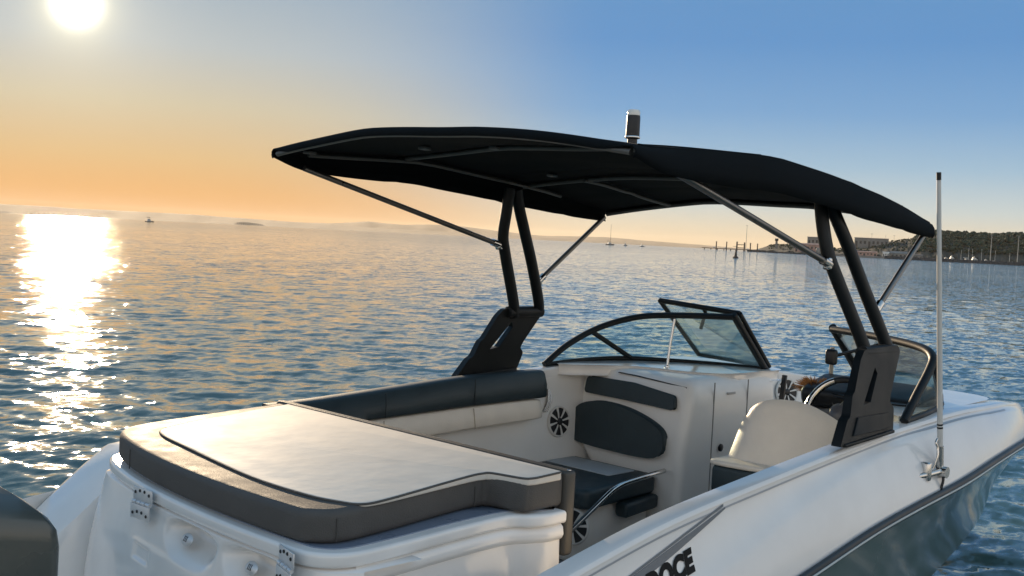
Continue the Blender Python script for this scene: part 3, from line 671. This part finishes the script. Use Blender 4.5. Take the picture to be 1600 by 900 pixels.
# ------------------------------------------------------------------ windscreen
def wscreen(s):
    top = spline([(4.44,1.02*s,.975),(4.60,1.0*s,1.080),(4.79,.935*s,1.178),(4.94,.79*s,1.246),(5.05,.60*s,1.270),(5.15,.30*s,1.285)], 8)
    if s < 0: top = spline([(4.44,-1.02,.975),(4.56,-1.012,1.072),(4.69,-1.004,1.175),(4.755,-.985,1.228),(4.83,-.89,1.258),(4.98,-.62,1.272),(5.13,-.30,1.275)], 8)
    bot = spline([(4.44,1.02*s,.975),(4.72,1.0*s,.990),(5.02,.925*s,.998),(5.26,.74*s,.992),(5.42,.52*s,.988),(5.52,.30*s,.984)], 8)
    frame = MB().tube(top, .017, 10, True, 1.15).make('windscreen_frame', blk, boat, 60)
    MB().tube([p+Vector((0,0,-.002)) for p in bot], .014, 10).make('lower_frame', blk, frame, 60)
    MB().tube([top[-1]+Vector((0,0,.012)), (top[-1]+bot[-1])/2, bot[-1]+Vector((0,0,-.012))], .020, 10).make('end_post', blk, frame, 60)
    i = 14 if s > 0 else 22; MB().tube([top[i], bot[17]], .014, 10).make('mullion', blk, frame, 60)
    n = min(len(top), len(bot)); ra = lambda P: [P[int(round(k*(len(P)-1)/(n-1)))] for k in range(n)]; top_, bot_ = ra(top), ra(bot); V = []; F = []
    for off in (-.0025, .0025):
        for P in (top_, [top_[k]*.5+bot_[k]*.5 for k in range(n)], bot_):
            for k in range(n): V.append(P[k]+Vector((off, off*.7*s, 0)))
    for l in range(2):
        for j in range(2):
            for k in range(n-1): a = (l*3+j)*n+k; F.append((a, a+1, a+n+1, a+n))
    mk('glass_pane', V, F, glass, frame, 60); return frame, top, bot
fp, tp, bp_ = wscreen(1); fs, ts_, bs_ = wscreen(-1)
# opened centre pane folded back over the port side
q = [Vector((5.19,.285,1.305)), Vector((5.09,.755,1.342)), Vector((5.52,.765,1.015)), Vector((5.55,.30,.995))]
fr = MB()
for a, b, rad in ((0,1,.015),(1,2,.013),(2,3,.011),(3,0,.013)): fr.tube([q[a], q[b]], rad, 10)
cp_ = fr.make('centre_pane_frame', blk, fp, 60)
MB().tube([q[0]*.55+q[1]*.45, q[0]*.45+q[1]*.35+Vector((5.27,.52,1.19))*.2, Vector((5.20,.54,1.20))], .011, 8).make('pane_latch', blk, fp, 60)
nrm = (q[1]-q[0]).cross(q[3]-q[0]).normalized()*.0025
mk('centre_pane', [p+nrm for p in q]+[p-nrm for p in q], [(0,1,2,3),(7,6,5,4),(0,1,5,4),(1,2,6,5),(2,3,7,6),(3,0,4,7)], glass, fp)
MB().tube([(5.03,.60,1.25),(5.01,.605,1.12),(4.985,.60,.995)], .0075, 10).lathe([(0,0),(.016,0),(.014,.010),(0,.012)], 14, Matrix.Translation((4.985,.60,.983))).make('stay_rod', chrome, fp, 60)
MB().tube([(5.08,-.335,1.19),(5.09,-.33,.985)], .0105, 10).make('stay_rod', pmat('beige_rod',(.50,.44,.36),.35), fs, 60)
MB().box((4.84,-.46,1.165), (.03,.06,.075), bev=.014, seg=3).tube([(4.85,-.47,1.17),(5.0,-.62,1.235)], .008, 8).make('mirror', blk_pl, fs, 50)

# ------------------------------------------------------------------ tower
for s in (1, -1):
    # base plate: profile in x-z, leaning inboard
    def lean(z): return 1.052-.055*(z-.95)/.33
    out_ = [(3.80,.935),(4.235,.955),(4.265,1.05),(4.235,1.075),(4.255,1.11),(4.375,1.27),(4.36,1.295),(4.07,1.285),(4.03,1.25),(3.955,1.13),(3.935,1.12),(3.90,1.04),(3.875,1.03)]
    out_ = [(p.x, p.y) for p in round_poly(out_, .012, 2)]
    slot = [(4.01,1.075),(4.075,1.085),(4.155,1.19),(4.14,1.215)]
    bm = bmesh.new(); th = .020
    # plate with an opening: triangulate between the outline and the slot
    vo = [bm.verts.new((x, 0, z)) for x, z in out_]; vi = [bm.verts.new((x, 0, z)) for x, z in slot]
    eo = [bm.edges.new((vo[i], vo[(i+1) % len(vo)])) for i in range(len(vo))]; ei = [bm.edges.new((vi[i], vi[(i+1) % 4])) for i in range(4)]
    bmesh.ops.triangle_fill(bm, use_beauty=True, use_dissolve=False, edges=eo+ei)
    r_ex = bmesh.ops.extrude_face_region(bm, geom=bm.faces[:]); 
    for v in [g_ for g_ in r_ex['geom'] if isinstance(g_, bmesh.types.BMVert)]: v.co.y = 1
    for v in bm.verts:
        w0 = v.co.y; zz = v.co.z; v.co.y = s*(lean(zz)+(th if w0 < .5 else -th)*(1.0-.25*(zz-.95)/.33))
    bmesh.ops.recalc_face_normals(bm, faces=bm.faces); me = bpy.data.meshes.new('tower_base'); bm.to_mesh(me); bm.free()
    tb = link('tower_base', me, blk, boat, 30)
    # raised cover panels on the plate
    for k, poly in enumerate(([(3.90,.97),(4.19,.975),(4.20,1.035),(3.95,1.035)],)):
        V, F = rings([[(x+(4.1-x)*i_, s*(lean(z)+th*(1-.25*(z-.95)/.33)+h_), z+(1.08-z)*i_*.5) for x, z in poly] for h_, i_ in ((-.004,0),(.006,0),(.009,.05))]); mk('cover_panel', V, F, blk, tb, 30)
    MB().box((4.03, s*lean(.955), .950), (.40,.062,.014), Matrix.Rotation(R(-3),4,'Y'), .005).make('base_flange', blk, tb)
    rear = spline([(4.150,s*.985,1.245),(4.115,s*.965,1.33),(3.985,s*.912,1.57),(3.945,s*.893,1.66),(3.935,s*.868,1.78),(3.935,s*.85,1.90)], 5)
    front = spline([(4.330,s*.985,1.265),(4.312,s*.968,1.32),(4.20,s*.925,1.52),(4.10,s*.895,1.69),(4.02,s*.868,1.82),(3.985,s*.85,1.90)], 5)
    MB().tube(rear, .031, 14, True, .8).make('tower_leg', blk, tb, 60)
    MB().tube(front, .031, 14, True, .8).make('tower_leg', blk, tb, 60)
    MB().tube([(4.10,s*.985,1.268),(4.35,s*.985,1.268)], .030, 12).make('leg_foot', blk, tb, 60)
    # canopy struts with end clamps
    for a, b, m_ in (((3.935,s*.905,1.615),(2.775,s*.950,1.905), alu), ((4.275,s*.945,1.432),(4.765,s*.925,1.795), alu)):
        st = MB().tube([a, b], .0125, 12).make('canopy_strut', m_, boat, 60)
        d = (Vector(b)-Vector(a)).normalized(); mb = MB().tube([Vector(a)-d*.03, Vector(a)+d*.05], .018, 12).box(Vector(a), (.04,.03,.05), bev=.008)
        mb.make('strut_clamp', chrome, st, 50)
# ------------------------------------------------------------------ canopy
dtube = pmat('dark_tube', (.12,.12,.115), .45, metal=.4, var=.1)
def zp(x):                                                  # taut cloth: straight runs between the bows, a little rounding at each
    X, Y = [2.4,2.63,3.42,4.22,4.78,5.0], [1.953,1.958,1.988,1.910,1.815,1.78]
    return float(sum(np.interp(x+d, X, Y) for d in (-.06,-.03,0,.03,.06))/5)
crn = hermite([2.63,3.0,3.5,4.2,4.78], [.062,.050,.044,.060,.085])
def canopy():
    nx, ny = 60, 48; V = []; F = []
    def roof(u, v):
        bx = 2.63+2.15*u; hw = .955-.025*u+.03*math.sin(math.pi*u); y = hw*v
        a = abs(v); x = bx+(.05*(1-a**2) if u > .5 else -.05*(1-a**2))*abs(2*u-1)**2
        c = 1-max(0, (a-.28)/.72)**1.35; z = zp(bx)+crn(bx)*c+.013*y
        for b0 in (2.63, 3.30, 3.95, 4.45, 4.78): z += .006*math.exp(-((bx-b0)/.035)**2)*(1-.5*a)
        z -= .007*math.sin(bx*9+1.3*v)*math.sin(v*7)*.5
        return x, y, z
    grid = []
    us = np.linspace(0, 1, nx+1); vs_ = np.sin(np.linspace(-1, 1, ny+1)*math.pi/2)**1
    hem_z = hermite([2.63,2.8,3.3,4.0,4.5,4.78], [.035,.080,.115,.115,.090,.055])
    for u in us:
        row = []; bx = 2.63+2.15*u; h = hem_z(bx); hw = roof(u, 1)
        for s in (-1,):
            x, y, z = roof(u, s); row += [(x, y-.004, z-h), (x, y-.012, z-h*.66), (x, y-.010, z-h*.3)]
        for v in vs_: row.append(roof(u, v))
        x, y, z = roof(u, 1); row += [(x, y+.010, z-h*.3), (x, y+.012, z-h*.66), (x, y+.004, z-h)]
        grid.append(row)
    # wrapped ends: roll the first and last rows down round the end bows
    def roll(row, d):
        o = []
        for k, (dx, dz) in enumerate(((-.006,-.005),(-.009,-.014),(-.006,-.028))): o.append([(x+d*dx, y, z+dz*(.12 if (q < 3 or q >= len(row)-3) else min(1, .12+(1-abs(y)/.96)*7))) for q, (x, y, z) in enumerate(row)])
        return o
    a = roll(grid[0], 1)[::-1]; b = roll(grid[-1], -1); grid = a+grid+b
    m = len(grid[0]); V = [p for r in grid for p in r]; F = [(i*m+k, i*m+k+1, (i+1)*m+k+1, (i+1)*m+k) for i in range(len(grid)-1) for k in range(m-1)]
    o = mk('canopy', V, F, fabric, boat, 60)
    md = o.modifiers.new('thickness', 'SOLIDIFY'); md.thickness = .006; md.offset = 0
    # sewn seams over the bows and along the edge of the roof panel
    for b0 in (3.30, 3.95, 4.45):
        MB().tube([(x, y, z+.0035) for x, y, z in [roof((b0-2.63)/2.15, -1+2*k/24) for k in range(25)]], .0035, 6).make('canopy_seam', fabric, o, 60)
    for sv in (-1, 1):
        MB().tube([(x, y+sv*.002, z+.003) for x, y, z in [roof(.01+.98*k/24, sv*.995) for k in range(25)]], .0045, 6).make('canopy_piping', fabric, o, 60)
    # bows and fore-and-aft tubes under the cloth
    for b0, dz in ((2.635,-.022),(3.30,-.014),(4.12,-.016),(4.775,-.022)):
        u = (b0-2.63)/2.15; P = []
        for k in range(25):
            v = -1+2*k/24; x, y, z = roof(u, v*.985); P.append((x, y, z+dz))
        MB().tube(P, .011, 10).make('canopy_bow', dtube, o, 60)
    for yv, u0, u1 in ((.53,.68,.985),(-.53,.68,.985),(.93,.06,.80),(-.93,.06,.80)):
        P = []
        for k in range(14):
            u = u0+(u1-u0)*k/13; x, y, z = roof(u, yv); P.append((x, y, z-.022))
        MB().tube(P, .010, 8).make('canopy_tube', dtube, o, 60)
    for yv, u in ((.62,.62),(.5,.2),(.92,.06),(.3,.30)):
        x, y, z = roof(u, yv); MB().box((x, y, z-.014), (.055,.035,.012), Matrix.Rotation(R(20),4,'Z'), .003).make('canopy_label', pmat('grey_tag',(.16,.16,.16),.6), o)
    return roof
roof = canopy()
# anchor light on top of the canopy
lx, ly, lz = roof((3.50-2.63)/2.15, -.26); lz += .022
T0 = Matrix.Translation((lx, ly, lz-.006))
an = MB().lathe([(0,0),(.030,0),(.030,.012),(.020,.018),(.020,.034),(.027,.036),(.028,.044),(.0275,.120),(.026,.128),(0,.128)], 24, T0).make('anchor_light', blk_pl, boat, 40)
lens = pmat('clear_lens', (.85,.82,.75), .15, coat=.5); MB().lathe([(0,.128),(.0255,.128),(.0265,.142),(.022,.150),(0,.152)], 24, T0).make('light_lens', lens, an, 40)
MB().lathe([(.029,.036),(.0305,.038),(.0305,.044),(.029,.046)], 24, T0).make('light_ring', chrome, an, 40)
# antenna on its ratchet mount
ab = Vector((4.525, -1.150, .778)); at = Vector((4.318, -1.150, 1.992))
mp_ = MB().box(ab+Vector((-.06,.045,.0)), (.10,.03,.10), bev=.006).box(ab+Vector((-.115,.01,.012)), (.028,.04,.075), bev=.006).tube([ab+Vector((-.17,.02,-.005)), ab+Vector((-.10,.0,.0)), ab+Vector((.02,-.01,.005))], .012, 12).tube([ab+Vector((-.20,.03,-.012)), ab+Vector((-.155,.02,-.004))], [.016,.011], 12)
mp_.tube([ab+Vector((0,-.03,.0)), ab+Vector((0,.03,.0))], .024, 16).make('antenna_mount', chrome, boat, 50)
mount = boat.children[-1]
dirn = (at-ab).normalized()
MB().tube([ab, ab+dirn*.11], .014, 14).make('antenna_ferrule', chrome, mount, 50)
whip = MB().tube([ab+dirn*.10, ab+dirn*.5, at-dirn*.02], [.0115,.0105,.0085], 14).make('antenna', white_pl, mount, 60)
MB().tube([at-dirn*.025, at+dirn*.005], .0095, 12).make('antenna_tip', blk_pl, mount, 50)
for k in (.185, .198): MB().tube([ab+dirn*k, ab+dirn*(k+.007)], .0122, 14).make('antenna_band', blk_pl, mount, 50)
MB().tube(spline([ab+Vector((-.008,-.01,-.005)), ab+Vector((-.012,-.02,-.03)), ab+Vector((-.022,-.015,-.075))], 5), .0055, 8).make('antenna_cable', blk_pl, mount, 60)
MB().tube(spline([ab+Vector((-.07,.0,.02)), ab+Vector((-.06,-.01,.07)), ab+Vector((-.055,-.005,.105)), ab+Vector((-.062,.0,.125)), ab+Vector((-.05,.0,.14))], 5), .005, 8).make('ratchet_lever', chrome, mount, 60)

# ------------------------------------------------------------------ far shore (about 1.6 km off)
ORD = ['leftmost','second','third','fourth','fifth','sixth','seventh','eighth','ninth','tenth','eleventh','twelfth']
D0 = 1650.0
m_scrub = pmat('scrub_ground', (.040, .038, .026), .95, var=.45, scale=.03, detail=8)
m_leafw = pmat('dark_foliage', (.022, .036, .020), .9, var=.5, scale=.08, detail=6)
m_rock = pmat('dark_rubble', (.050, .045, .042), .95, var=.4, scale=.3, detail=6)
m_conc = pmat('quay_concrete', (.22, .20, .18), .9, var=.25, scale=.15)
m_wh = pmat('grey_cladding', (.21, .20, .185), .7, var=.15, scale=.2)
m_pink = pmat('pink_render', (.42, .26, .21), .85, var=.2, scale=.2)
m_white = pmat('white_paint_far', (.72, .70, .66), .5, var=.06, scale=.5)
m_steel = pmat('dark_steel_far', (.07, .055, .045), .7, var=.3, scale=.5)
m_polef = pmat('pole_grey_far', (.30, .30, .29), .6, var=.1, scale=.5)
m_roofd = pmat('dull_roof', (.16, .13, .11), .8, var=.2, scale=.3)
m_win = pmat('dark_window', (.03, .035, .04), .2, var=.1, scale=1.0)
hh = hermite([12,15,19.7,21.3,22.5,23.6,24.2,25.4,26,27.2,28.4,29.5,30.3,31.2,32.0,32.5], [46,48,48,45,46,45,38,30,26,16,11,11,14,13,5,1.0])
g = np.random.default_rng(9)
def headland():
    az = np.linspace(12, 32.5, 300); prof = [(D0-6,-1.5),(D0,1.2),(D0+25,2.6)]; nrow = 16; V = []; F = []; n = len(az)
    noise = lambda a, k: math.sin(a*7.3+k*1.7)*.5+math.sin(a*19.1+k*.9)*.3+math.sin(a*41+k*2.3)*.2
    for k in range(nrow):
        for a in az:
            h = float(hh(a))
            if k < 3: d, z = prof[k]; z = min(z, h+.5)
            else:
                t = (k-3)/(nrow-4); d = D0+25+t*560; z = 2.6+(h-2.6)*(math.sin(min(1, t/.55)*math.pi/2)**1.3 if t < .55 else math.cos((t-.55)/.45*math.pi/2)*1.0)
                z += noise(a, k)*.06*h
                if k == nrow-1: z = -2
            V.append(polar(a, d+3*noise(a*1.7, k), z))
    for k in range(nrow-1):
        for i in range(n-1): F.append((k*n+i, k*n+i+1, (k+1)*n+i+1, (k+1)*n+i))
    tag(mk('headland', V, F, m_scrub, None, 180), 'scrubby brown headland rising behind the harbour on the right', 'headland', kind='structure')
headland()
# wood on the crest: one mass of small leafy clumps
mb = MB(); ico = bmesh.new(); bmesh.ops.create_icosphere(ico, subdivisions=1, radius=1.0); ico.verts.index_update(); IV = [v.co.copy() for v in ico.verts]; IF = [[v.index for v in f.verts] for f in ico.faces]; ico.free()
VV = []; FF = []
for k in range(4200):
    a = g.uniform(13, 24.6) if k < 3500 else g.uniform(24.6, 31.5); t = g.uniform(.12, .62) if k > 700 else g.uniform(.42, .60); h = float(hh(a)); d = D0+25+t*560
    z = 2.6+(h-2.6)*(math.sin(min(1, t/.55)*math.pi/2)**1.3); 
    s = g.uniform(1.3, 3.4) if k < 3500 else g.uniform(.6, 1.6); c = polar(a, d, z+s*g.uniform(.3, 1.3)); b = len(VV); jit = g.uniform(.65, 1.35, (len(IV), 1)); sc3 = np.array([g.uniform(.8,1.5), g.uniform(.8,1.5), g.uniform(.6,1.2)])*s
    for q, v in enumerate(IV): VV.append((c.x+v.x*sc3[0]*jit[q,0], c.y+v.y*sc3[1]*jit[q,0], c.z+v.z*sc3[2]*jit[q,0]))
    FF += [tuple(i+b for i in f) for f in IF]
o = mk('wood', VV, FF, m_leafw, None, None); tag(o, 'dark green wood and scrub covering the headland crest', 'trees', kind='stuff')
def frame_at(az, d=D0):                                     # local axes: +x to the right seen from the boat, +y away
    p = polar(az, d); return Matrix.Translation(p) @ Matrix.Rotation(R(az)-math.pi/2, 4, 'Z')
def box_at(az, d, w, dep, z0, z1, dx=0, dy=0): 
    T = frame_at(az, d); mb = MB().box((dx, dy, (z0+z1)/2), (w, dep, z1-z0)); mb.V = [tuple(T @ Vector(v)) for v in mb.V]; return mb
def far_thing(name, az, d, label, cat, group=None):
    T = frame_at(az, d); e = empty(name, T.to_translation(), R(az)-math.pi/2); tag(e, label, cat, group); return e, T
def fpart(name, mb, mat, e, T, smooth=35):
    mb.V = [tuple(T @ Vector(v)) for v in mb.V]; return mb.make(name, mat, e, smooth)
# rubble breakwater in front of the marina, quay further left
def rubble(name, label, a0, a1, d, h, wd, mat, n=260):
    az = np.linspace(a0, a1, n); V = []; F = []
    for k, (dd, z) in enumerate(((-wd,-1.5),(-wd*.5,h*.55),(-wd*.15,h),(wd*.3,h*.95),(wd,-1.5))):
        for a in az: V.append(polar(a, d+dd+g.uniform(-.8,.8), z+(g.uniform(-.35,.35)*h*.35 if z > 0 else 0)))
    for k in range(4):
        for i in range(n-1): F.append((k*n+i, k*n+i+1, (k+1)*n+i+1, (k+1)*n+i))
    return tag(mk(name, V, F, mat, None, None), label, 'breakwater')
rubble('breakwater', 'long dark rubble breakwater in front of the marina', 12, 25.9, 1560, 4.2, 9, m_rock)
rubble('shore_rocks', 'low dark rocky shore below the headland left of the tower leg', 28.4, 32.3, 1640, 2.2, 6, m_rock, 120)
tag(box_at(27.15, 1635, 80, 12, -1, 3.0).make('quay', m_conc, None), 'pale concrete quay below the pink harbour sheds', 'quay')
# jetty with mooring piles
e, T = far_thing('jetty', 33.1, D0, 'low dark jetty running out from the point', 'jetty')
fpart('deck', MB().box((-2,0,2.6), (92,5,.9)), m_steel, e, T)
for k in range(10): fpart('support', MB().tube([(-44+9.4*k,0,-1),(-44+9.4*k,0,2.2)], .6, 8), m_steel, e, T)
for k in range(5): fpart('parked_dinghy', MB().box((-30+16*k,-1.5,3.9), (3.2,1.6,1.4), bev=.4), m_white, e, T)
for k, (az, h) in enumerate(((34.04,12.7),(33.53,12.9),(32.35,12.8),(32.00,12.2))):
    e, T = far_thing('mooring_pile', az, D0-5, f'tall dark mooring pile standing at the jetty, {ORD[k]} of four' + ('' if k == 0 else ' from the left'), 'pile', 'mooring piles along the jetty')
    fpart('post', MB().tube([(0,0,-1.5),(0,0,h-1)], [.85,.8], 12), m_steel, e, T, 50); fpart('cap', MB().lathe([(.95,h-1.1),(1.05,h-.9),(.9,h-.2),(.3,h),(0.05,h)], 12), m_steel, e, T, 50)
e, T = far_thing('dolphin_frame', 32.83, D0-5, 'rusty steel mooring frame with two posts and cross beams on the jetty', 'frame')
for s in (-5.4, 5.4): fpart('post', MB().tube([(s,0,-1.5),(s,0,13.8 if s < 0 else 13)], 1.1, 12), m_steel, e, T, 50)
for z in (9.5, 5.0): fpart('cross_beam', MB().box((0,0,z), (11,1.0,.9)), m_steel, e, T)
fpart('catwalk', MB().box((-8,0,6.6), (6,2,.5)), m_steel, e, T)
def pole(az, d, h, label, r=.35, arm=True, group=None, name='lamp_mast'):
    e, T = far_thing(name, az, d, label, 'mast', group)
    fpart('pole', MB().tube([(0,0,0),(0,0,h)], [r, r*.55], 8), m_polef, e, T, 50)
    if arm: fpart('lamp_head', MB().box((0,0,h), (3.0,1.0,.5)), m_polef, e, T)
pole(32.57, D0+20, 38, 'thin pale lattice mast behind the jetty frame', .45)
pole(21.14, D0-20, 39, 'tall lamp mast over the marina, left of the two at right', .55)
pole(19.97, D0-20, 39, 'tall lamp mast nearest the right edge of the picture', .55)
for k, az in enumerate((26.55, 25.90, 25.51, 24.86)): pole(az, D0+300, 40-.8*k, f'thin light mast on the headland skyline, {ORD[k]} of four left of the canopy corner', .3, k % 2 == 0, 'skyline masts')
# control tower on the mound
e, T = far_thing('lookout_tower', 31.08, D0+120, 'small dark lookout tower on the low mound beside the jetty', 'tower')
fpart('shaft', MB().box((0,0,13), (3.4,3.4,12)), m_wh, e, T); fpart('cabin', MB().box((0,0,20.4), (5.4,5.4,3.0), bev=.4), m_win, e, T); fpart('roof', MB().box((0,0,22.2), (6.2,6.2,.5)), m_roofd, e, T)
def shed(name, az, d, w, dep, z0, z1, label, wall, roof_, cat='building', gable=2.0, bays=6, door=True):
    e, T = far_thing(name, az, d, label, cat)
    fpart('wall', MB().box((0,0,(z0+z1)/2-3), (w,dep,z1-z0+6)), wall, e, T)
    V = [(-w/2-.5,-dep/2-.6,z1),(w/2+.5,-dep/2-.6,z1),(w/2+.5,0,z1+gable),(-w/2-.5,0,z1+gable),(-w/2-.5,dep/2+.6,z1),(w/2+.5,dep/2+.6,z1)]
    mbx = MB().add(V, [(0,1,2,3),(3,2,5,4),(0,3,4),(1,2,5),(0,1,5,4)]); fpart('roof', mbx, roof_, e, T)
    for k in range(bays):
        x = -w/2+w*(k+.5)/bays; fpart('window' if k % 3 else 'door', MB().box((x,-dep/2-.06,z0+(z1-z0)*(.6 if k % 3 else .35)), (w/bays*.5,.2,(z1-z0)*(.28 if k % 3 else .7))), m_win, e, T)
    return e
shed('warehouse', 29.04, D0+230, 36, 22, 12, 28.5, 'grey box warehouse left of the tower leg', m_wh, m_roofd, gable=1.0)
shed('harbour_building', 29.35, D0+60, 50, 14, 4, 15.0, 'long pink harbour building below the left warehouse', m_pink, m_pink, bays=9)
shed('warehouse', 26.55, D0+230, 52, 26, 14, 31, 'grey flat warehouse between the tower leg and the canopy corner', m_wh, m_roofd, gable=1.0, bays=8)
shed('quay_shed', 26.85, D0+5, 34, 10, 1.5, 8.0, 'low pink quay shed at the water left of the white kiosk', m_pink, m_pink, bays=7, gable=1.2)
shed('kiosk', 25.84, D0, 8.6, 7, 1.5, 8.8, 'small white kiosk on the quay', m_white, m_white, bays=3, gable=.8)
shed('boat_shed', 25.25, D0+10, 22, 12, 1.5, 8.2, 'grey boat shed with a low pitched roof right of the white kiosk', m_wh, m_wh, bays=4, gable=3.0)
shed('boat_shed', 24.5, D0+20, 20, 12, 1.5, 6.5, 'small grey shed behind the forward canopy strut', m_wh, m_roofd, bays=4, gable=2.0)
for k, az in enumerate((28.75, 29.02)):
    e, T = far_thing('storage_tank', az, D0+20, f'round grey storage tank below the left warehouse, {"right" if k == 0 else "left"} of the pair', 'tank', 'storage tanks')
    fpart('shell', MB().lathe([(3.9,1),(3.9,9.5),(3.6,10.2),(.4,11),(.1,11)], 24), m_wh, e, T, 40); fpart('stair_rail', MB().tube([(-3.95,0,1),(-3.0,-2.6,5),(0,-4.0,9.6)], .14, 6), m_steel, e, T, 40)
# moored yachts
def yacht(az, d, L_, sup, mast, label, name='moored_yacht', yaw=0.0, group='yachts moored in the marina', dark=False):
    e, T = far_thing(name, az, d, label, 'yacht' if mast < 30 else 'boat', group); T = T @ Matrix.Rotation(yaw, 4, 'Z'); B = L_*.14
    RG = []
    for u, wd, z0 in ((-.5,.75,.1),(-.3,.95,0),(0,1,0),(.25,.82,0),(.42,.4,.2),(.5,.03,.8)):
        x = u*L_; sh = L_*.095*(1+.35*max(0, u)*2); RG.append([(x,-B*wd,sh),(x,-B*wd*.75,z0),(x,0,-.4),(x,B*wd*.75,z0),(x,B*wd,sh),(x,0,sh+.12)])
    V, F = rings(RG); fpart('hull', MB().add(V, F), m_steel if dark else m_white, e, T, 40)
    zc = L_*.1
    for k in range(sup):
        lw = L_*(.46-.13*k); h = 1.9; cx = -.02*L_-.03*L_*k
        P = [(cx-lw/2,zc),(cx+lw/2,zc),(cx+lw/2-h*.9,zc+h),(cx-lw/2+.3,zc+h)]
        V = [(x,-B*(.7-.1*k),z) for x, z in P]+[(x,B*(.7-.1*k),z) for x, z in P]
        cb = fpart('cabin', MB().add(V, [(0,1,2,3),(7,6,5,4),(0,1,5,4),(1,2,6,5),(2,3,7,6),(3,0,4,7)]), m_white, e, T)
        fpart('cabin_window', MB().box((cx-.3,-B*(.7-.1*k)-.03,zc+h*.58), (lw*.68,.08,h*.32)), m_win, e, T); zc += h
    if mast: 
        fpart('mast', MB().tube([(L_*.03,0,zc-1),(L_*.03,0,mast)], [.16,.10], 8), m_white if not dark else m_steel, e, T, 50)
        fpart('boom', MB().tube([(L_*.03,0,zc+1.1),(-L_*.36,0,zc+1.3)], .16, 8), m_white if not dark else m_steel, e, T, 50)
    else: fpart('radar_arch', MB().box((-L_*.1,0,zc+.8), (.8,B*1.1,.3)).box((-L_*.1,0,zc+.2), (.3,.3,1.4)), m_white, e, T)
    return e
ys = [(23.60,13,1,0,.6),(23.05,16,2,0,.2),(22.78,20,3,0,.35),(22.42,12,1,17,2.4),(22.12,18,2,23,.2),(21.95,12,1,19,.5),(21.78,22,3,0,.3),(21.52,13,1,20,2.8),(21.28,16,2,0,.15),(20.95,13,1,18,.5),(20.62,15,1,0,.2),(20.30,12,1,16,2.6)]
for k, (az, L_, sup, mst, yaw) in enumerate(ys):
    yacht(az, 1610+12*(k % 3), L_, sup, mst, f'white {"sailing" if mst else "motor"} yacht in the marina, {ORD[k]}{"" if k == 0 else " from the left"} of twelve', yaw=yaw)
# boats and marks out on the water
yacht(39.42, 1120, 9, 1, 21, 'tiny sailing boat with a tall bare mast below the canopy front corner', 'sailing_boat', .4, None, True)
yacht(38.62, 1150, 5, 1, 0, 'tiny dark open boat just right of the far sailing boat', 'small_boat', .8, None, True)
yacht(37.78, 1120, 5, 1, 0, 'tiny dark boat farthest right of the three on the horizon', 'small_boat', .2, None, True)
yacht(62.55, 960, 7, 1, 4.2, 'lone dark fishing boat on the horizon right of the sun glitter', 'fishing_boat', .3, None, True)
e, T = far_thing('channel_buoy', 33.05, 232, 'slim dark channel buoy floating in front of the jetty', 'buoy')
fpart('float', MB().lathe([(.25,-.4),(.55,-.3),(.6,.05),(.5,.28),(.2,.34)], 16), m_steel, e, T, 40); fpart('body', MB().lathe([(.30,.3),(.22,.9),(.16,1.3),(.10,1.35)], 12), m_steel, e, T, 40); fpart('topmark', MB().lathe([(.04,1.3),(.16,1.42),(.16,1.62),(.04,1.7)], 10), m_steel, e, T, 40)
# low island and left point
ridge('island', 'long low hazy islet on the horizon left of centre', [(57.0,0),(57.15,14),(57.5,20),(58.0,24),(58.4,20),(58.6,0)], 9000, 400, m_hill, .02, 8, 140)
ridge('left_point', 'dark low point of land at the left edge of the horizon', [(68.6,0),(68.9,8),(69.6,12),(72,16),(76,14)], 5000, 300, m_hill, .2, 12, 60)
